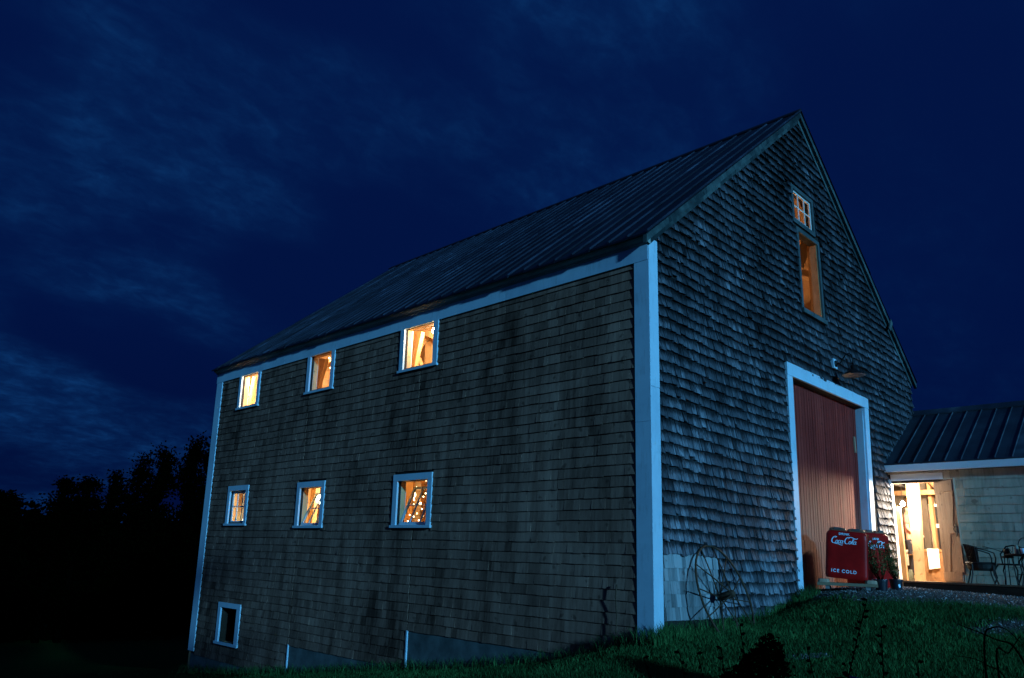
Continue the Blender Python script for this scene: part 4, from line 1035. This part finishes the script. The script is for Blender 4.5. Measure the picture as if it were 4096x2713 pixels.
for k in range(3):
    a = math.radians(50+k*120); mb = MB(); mb.tube([(.05*math.cos(a),.05*math.sin(a),.44),(.14*math.cos(a),.14*math.sin(a),.36),(.10*math.cos(a),.10*math.sin(a),.2),(.22*math.cos(a),.22*math.sin(a),0)], .012, 6); mb.build('leg', M['black'], tb)
mb = MB(); mb.ring((0,0,.16), (0,0,1), .12, .006, 24, 5); mb.build('brace_ring', M['black'], tb)
mb = MB(); mb.lathe([(.001,0),(.030,0),(.036,.085),(.033,.085),(.027,.005)], n=18); o = mb.build('cup', M['letter'], loc=(7.08,-2.14,1.069), smooth=True); tag(o, 'pale blue tumbler on the dark bistro table', 'cup')
jg = MB(); jg.lathe([(.001,0),(.032,0),(.034,.02),(.034,.085),(.022,.11),(.022,.13),(.001,.13)], n=16); o = jg.build('jar', M['jarglass'], loc=(7.12,-2.05,1.069), smooth=True); tag(o, 'greenish glass jar on the bistro table left of the tumbler', 'jar')
bk = thing('basket', 'dark basket with a hooped handle on the bistro table', 'basket', (7.28,-2.13,1.069))
mb = MB(); mb.lathe([(.001,0),(.07,0),(.095,.10),(.088,.10),(.065,.006)], n=20); mb.build('bowl', M['wicker'], bk)
mb = MB(); mb.tube([(0,.09*math.cos(math.radians(a)),.09+.16*math.sin(math.radians(a))) for a in range(0,181,15)], .007, 6); mb.build('handle', M['wicker'], bk)
wn = thing('watering_can', 'dark watering can with a long spout beside the wicker chair', 'watering can', (7.16,-1.90,1.03))
mb = MB(); mb.lathe([(.001,0),(.045,0),(.048,.08),(.03,.11),(.001,.11)], n=16); mb.build('body', M['black'], wn)
mb = MB(); mb.tube([(0,.03,.05),(0,.16,.10),(0,.34,.15)], [.008,.006,.005], 6); mb.build('spout', M['black'], wn)
mb = MB(); mb.tube([(0,-.04,.03),(0,-.07,.07),(0,-.03,.12),(0,.02,.11)], .005, 5); mb.build('handle', M['black'], wn)
st_ = thing('plant_stand', 'small dark stand under the watering can', 'stand', (7.18,-1.90,.592))
mb = MB(); mb.lathe([(.001,.41),(.08,.41),(.08,.437),(.001,.437)], n=18); mb.build('top', M['black'], st_)
for k in range(3):
    a = math.radians(20+k*120); mb = MB(); mb.tube([(.06*math.cos(a),.06*math.sin(a),.41),(.09*math.cos(a),.09*math.sin(a),0)], .008, 5); mb.build('leg', M['black'], st_)

# ------------------------------------------------------------------ garden stick by the corner
o = MB(); o.tube([(-.07,.44,-.36),(-.075,.445,-.1),(-.06,.44,.12),(-.07,.45,.32),(-.055,.445,.46)], [.009,.008,.007,.008,.010], 6)
o = o.build('stick', M['rust'], smooth=True); tag(o, 'bent brown stick standing in the weeds beside the corner board', 'stick')

# ------------------------------------------------------------------ distant trees
def tree_mesh(seed, hgt, wid, kind):
    r_ = random.Random(seed); tr_ = MB(); lf = MB()
    tr_.tube([(0,0,0),(.1,.05,hgt*.5),(0,.1,hgt*.93)], [hgt*.022,hgt*.014,hgt*.004], 7)
    lobes = []
    nb = 26
    for i in range(nb):
        f = .16+.84*i/nb; a = r_.uniform(0, 6.28)
        if kind == 0: rad = wid*(1-f)**.7*r_.uniform(.55,1.)+wid*.08
        else: rad = wid*math.sin(math.pi*min(1, .12+f*.86))**.6*r_.uniform(.4,1.)
        e = Vector((math.cos(a)*rad, math.sin(a)*rad, f*hgt+r_.uniform(-.02,.05)*hgt))
        tr_.tube([(0,0,max(.1,f-.10)*hgt), e*.6+Vector((0,0,.4*max(.1,f-.06)*hgt)), e], [hgt*.007,hgt*.005,hgt*.002], 4)
        lobes.append((e, wid*r_.uniform(.20,.38))); lobes.append((Vector((e.x*.45, e.y*.45, e.z)), wid*r_.uniform(.22,.36)))
    lobes.append((Vector((0,0,hgt*.95)), wid*.16))
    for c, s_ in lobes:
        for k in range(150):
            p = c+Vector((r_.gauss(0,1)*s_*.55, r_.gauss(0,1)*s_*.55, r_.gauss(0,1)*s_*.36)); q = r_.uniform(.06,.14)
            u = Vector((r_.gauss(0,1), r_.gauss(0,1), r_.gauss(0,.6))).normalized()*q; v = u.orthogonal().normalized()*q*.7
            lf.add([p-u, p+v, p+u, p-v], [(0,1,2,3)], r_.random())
    return tr_, lf
protos = []
TR = [(4.3,56.5,4.8,2.6,1,'rounded dark tree at the left edge of the picture'),(6.6,57,3.9,1.6,0,'low pointed tree just right of the one at the left edge'),
      (9.2,55,5.2,1.9,1,'left one of two broad trees in the low gap'),(10.4,54.6,5.4,1.9,1,'right one of two broad trees in the low gap'),
      (12.0,54.2,5.9,1.4,0,'pointed tree on the left shoulder of the tall tree group'),(13.5,53.6,7.3,1.7,0,'tall layered pine left of the highest tree group peak'),
      (14.9,53.0,7.7,1.7,0,'tall layered pine with spreading top branches beside the narrow gap'),(16.8,52.2,8.7,1.7,0,'tallest dark tree right beside the far corner of the barn'),
      (18.3,51.5,8.9,1.9,1,'dark tree half hidden behind the far corner of the barn')]
for i in range(4):
    protos.append(tree_mesh(40+i, 10., 2.2, i % 2))
built = {}
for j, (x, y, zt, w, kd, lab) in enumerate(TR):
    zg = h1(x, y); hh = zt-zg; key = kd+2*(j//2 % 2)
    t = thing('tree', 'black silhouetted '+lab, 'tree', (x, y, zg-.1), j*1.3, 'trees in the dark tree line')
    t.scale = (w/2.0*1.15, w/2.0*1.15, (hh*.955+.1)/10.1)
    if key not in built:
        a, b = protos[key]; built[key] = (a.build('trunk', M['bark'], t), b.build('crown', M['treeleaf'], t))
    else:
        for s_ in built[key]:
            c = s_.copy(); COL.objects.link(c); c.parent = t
# trees added out of view to shade the low left wall and far lawn
for (x, y, hgt, w, key, lab) in ((-7.4,-13.6,5.1,2.5,1,'dense added shade tree behind the viewpoint, the farther from the camera of the pair'), (-7.5,-9.9,4.3,2.0,3,'dense added shade tree behind the viewpoint, the nearer to the camera of the pair'), (-11.2,-16.5,14.,4.2,1,'tall added shade tree behind the viewpoint, first of the tall row'), (-16.2,-15.5,14.,4.2,3,'tall added shade tree behind the viewpoint, middle of the tall row'), (-21.5,-14.5,14.5,4.2,1,'tall added shade tree behind the viewpoint, last of the tall row')):
    zg = h1(x, y); t = thing('tree', lab, 'tree', (x, y, zg-.1), .7, 'added shade trees behind the viewpoint'); t.scale = (w/2, w/2, hgt/10)
    for s_ in built[1]:
        c = s_.copy(); COL.objects.link(c); c.parent = t
# mass of woodland at the foot of the trees
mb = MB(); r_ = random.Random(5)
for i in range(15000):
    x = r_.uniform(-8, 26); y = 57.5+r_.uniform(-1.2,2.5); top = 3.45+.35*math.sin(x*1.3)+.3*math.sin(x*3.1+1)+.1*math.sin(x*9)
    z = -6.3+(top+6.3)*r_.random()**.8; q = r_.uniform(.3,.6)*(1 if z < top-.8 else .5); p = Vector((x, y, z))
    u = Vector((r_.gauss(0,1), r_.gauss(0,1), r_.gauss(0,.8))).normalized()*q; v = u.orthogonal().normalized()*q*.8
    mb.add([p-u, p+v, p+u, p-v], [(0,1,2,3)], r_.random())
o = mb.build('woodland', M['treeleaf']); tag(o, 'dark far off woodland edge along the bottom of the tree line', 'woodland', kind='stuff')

# ------------------------------------------------------------------ foreground plants
def flower_stalk(label, base, tip, nb, seed, grp='flower stalks in the foreground bed'):
    r_ = random.Random(seed); b, e = Vector(base), Vector(tip); t = thing('flower_stalk', label, 'flower', tuple(b), 0, grp); e = e-b
    bend = Vector((r_.uniform(-.03,.03), r_.uniform(-.03,.03), 0)); P_ = [e*f+bend*math.sin(math.pi*f) for f in [i/8 for i in range(9)]]
    mb = MB(); mb.tube(P_, [.0026-.0002*i for i in range(9)], 5)
    for k in range(nb):      # buds along the top
        f = 1-.30*k/nb; p = e*f+bend*math.sin(math.pi*f); d_ = Vector((r_.gauss(0,1), r_.gauss(0,1), .3)).normalized()
        mb.tube([p, p+d_*.006, p+d_*.012], [.0015,.0038,.0008], 5)
    mb.build('stem', M['stemm'], t)
    for k in range(r_.randint(3,5)):
        f = .74-.13*k+r_.uniform(-.02,.02)
        if f < .15: break
        p = e*f+bend*math.sin(math.pi*f); s_ = R*(1 if r_.random() < .7 else -1)*r_.uniform(.02,.035)+Vector((0,0,r_.uniform(-.012,.004)))
        fl = MB(); q = p+s_; dn = (s_.normalized()*.6+Vector((0,0,-.8))).normalized(); 
        fl.tube([p, q, q+dn*.010, q+dn*.024, q+dn*.034], [.0012,.003,.008,.010,.014], 8, .6); fl.build('bell_flower', M['flower'], t)
        lfm = MB(); sd = s_.normalized(); a = p-Vector((0,0,.01)); lfm.add([a, a-sd*.014+Vector((0,0,.006)), a-sd*.032, a-sd*.014-Vector((0,0,.004))], [(0,1,2,3)], .2); lfm.build('leaf', M['leaf'], t)
def gz(x, y): return h1(x, y)
FS = [((-5.66,-4.20),(-5.61,-4.34,.635),14,'tallest flower stalk, leaning right across the lawn below the potted shrubs'),
      ((-5.56,-4.33),(-5.57,-4.35,.580),9,'upright budded stalk just right of the tallest flower stalk'),
      ((-5.60,-4.20),(-5.67,-4.23,.530),7,'short stalk left of the tallest one, below the gravel edge'),
      ((-5.76,-4.05),(-5.91,-3.98,.500),8,'leftmost leaning flower stalk at the bottom edge'),
      ((-5.74,-4.10),(-5.85,-4.03,.512),8,'second leaning stalk from the left at the bottom edge'),
      ((-5.72,-4.12),(-5.83,-4.06,.512),6,'third leaning stalk from the left at the bottom edge'),
      ((-5.70,-4.14),(-5.80,-4.10,.525),8,'leaning stalk left of the black shrub'),
      ((-5.64,-4.22),(-5.77,-4.13,.572),9,'arching stalk with drooping bells below the iron wheel'),
      ((-5.50,-4.42),(-5.52,-4.40,.515),6,'short stalk near the right, before the tall arching grass'),
      ((-5.58,-4.30),(-5.60,-4.28,.500),10,'short bushy stalk between the two upright ones')]
for i, (bxy, tip, nb, lab) in enumerate(FS):
    flower_stalk('dark '+lab, (bxy[0], bxy[1], tip[2]-.55), tip, nb, 60+i)
# arching grass blades of one clump at the right
gc = thing('grass_clump', 'clump of long dark arching grass blades at the lower right corner', 'ornamental grass', (-5.30,-4.62,-.1))
def gblade(pts, w):
    P_ = [Vector(p) for p in pts]; out = []
    for i in range(len(P_)-1):
        p0, p1, p2, p3 = P_[max(i-1,0)], P_[i], P_[i+1], P_[min(i+2, len(P_)-1)]
        for k in range(6):
            q = k/6; out.append(.5*((2*p1)+(p2-p0)*q+(2*p0-5*p1+4*p2-p3)*q*q+(3*p1-p0-3*p2+p3)*q**3))
    pts = out+[P_[-1]]; w *= .75
    c = gc.location; mb = MB(); mb.tube([Vector(p)-c for p in pts], [w*(1-.8*i/(len(pts)-1)) for i in range(len(pts))], 5); mb.build('blade', M['stemm'], gc, smooth=True)
gblade([(-5.30,-4.62,.0),(-5.33,-4.58,.40),(-5.36,-4.55,.54),(-5.40,-4.52,.565),(-5.46,-4.47,.592)], .005)
gblade([(-5.42,-4.50,-.05),(-5.43,-4.50,.40),(-5.425,-4.505,.56),(-5.41,-4.52,.588),(-5.385,-4.54,.585),(-5.355,-4.56,.555)], .004)
gblade([(-5.44,-4.48,-.05),(-5.435,-4.49,.3),(-5.43,-4.50,.555)], .0035)
gblade([(-5.36,-4.55,.0),(-5.41,-4.52,.50),(-5.39,-4.54,.54),(-5.36,-4.56,.575)], .004)
gblade([(-5.33,-4.6,0),(-5.38,-4.54,.44),(-5.42,-4.50,.515),(-5.47,-4.46,.53)], .003)
rg = random.Random(8)
for i in range(16):
    x, y = -5.32+rg.uniform(-.10,.06), -4.60+rg.uniform(-.06,.10); s_ = rg.uniform(-.12,.12); z = rg.uniform(.40,.51)
    gblade([(x,y,-.05),(x+s_*.3*.69,y-s_*.3*.72,z*.7),(x+s_*.69,y-s_*.72,z)], .0028)
# dark low shrub on the lawn
mb = MB(); r_ = random.Random(12); zc_ = gz(-1.25,-1.98)
for i in range(3600):
    f = r_.random()**.7; u = f*.66           # along the picture-plane, left (0) to right
    top = .04+.56*f-(.30*max(0, f-.86)/.14 if f > .86 else 0); z = .02+top*r_.random()
    c = Vector((-1.62, -1.56, zc_))+Vector((.697,-.716,0))*u+Vector((.7,.7,0))*r_.gauss(0,.07)*(.4+f)+Vector((0,0,z)); q = r_.uniform(.012,.03)
    a = Vector((r_.gauss(0,1), r_.gauss(0,1), r_.gauss(0,1))).normalized()*q; b = a.orthogonal().normalized()*q*.6
    mb.add([c-a, c+b, c+a, c-b], [(0,1,2,3)], r_.random()*.2)
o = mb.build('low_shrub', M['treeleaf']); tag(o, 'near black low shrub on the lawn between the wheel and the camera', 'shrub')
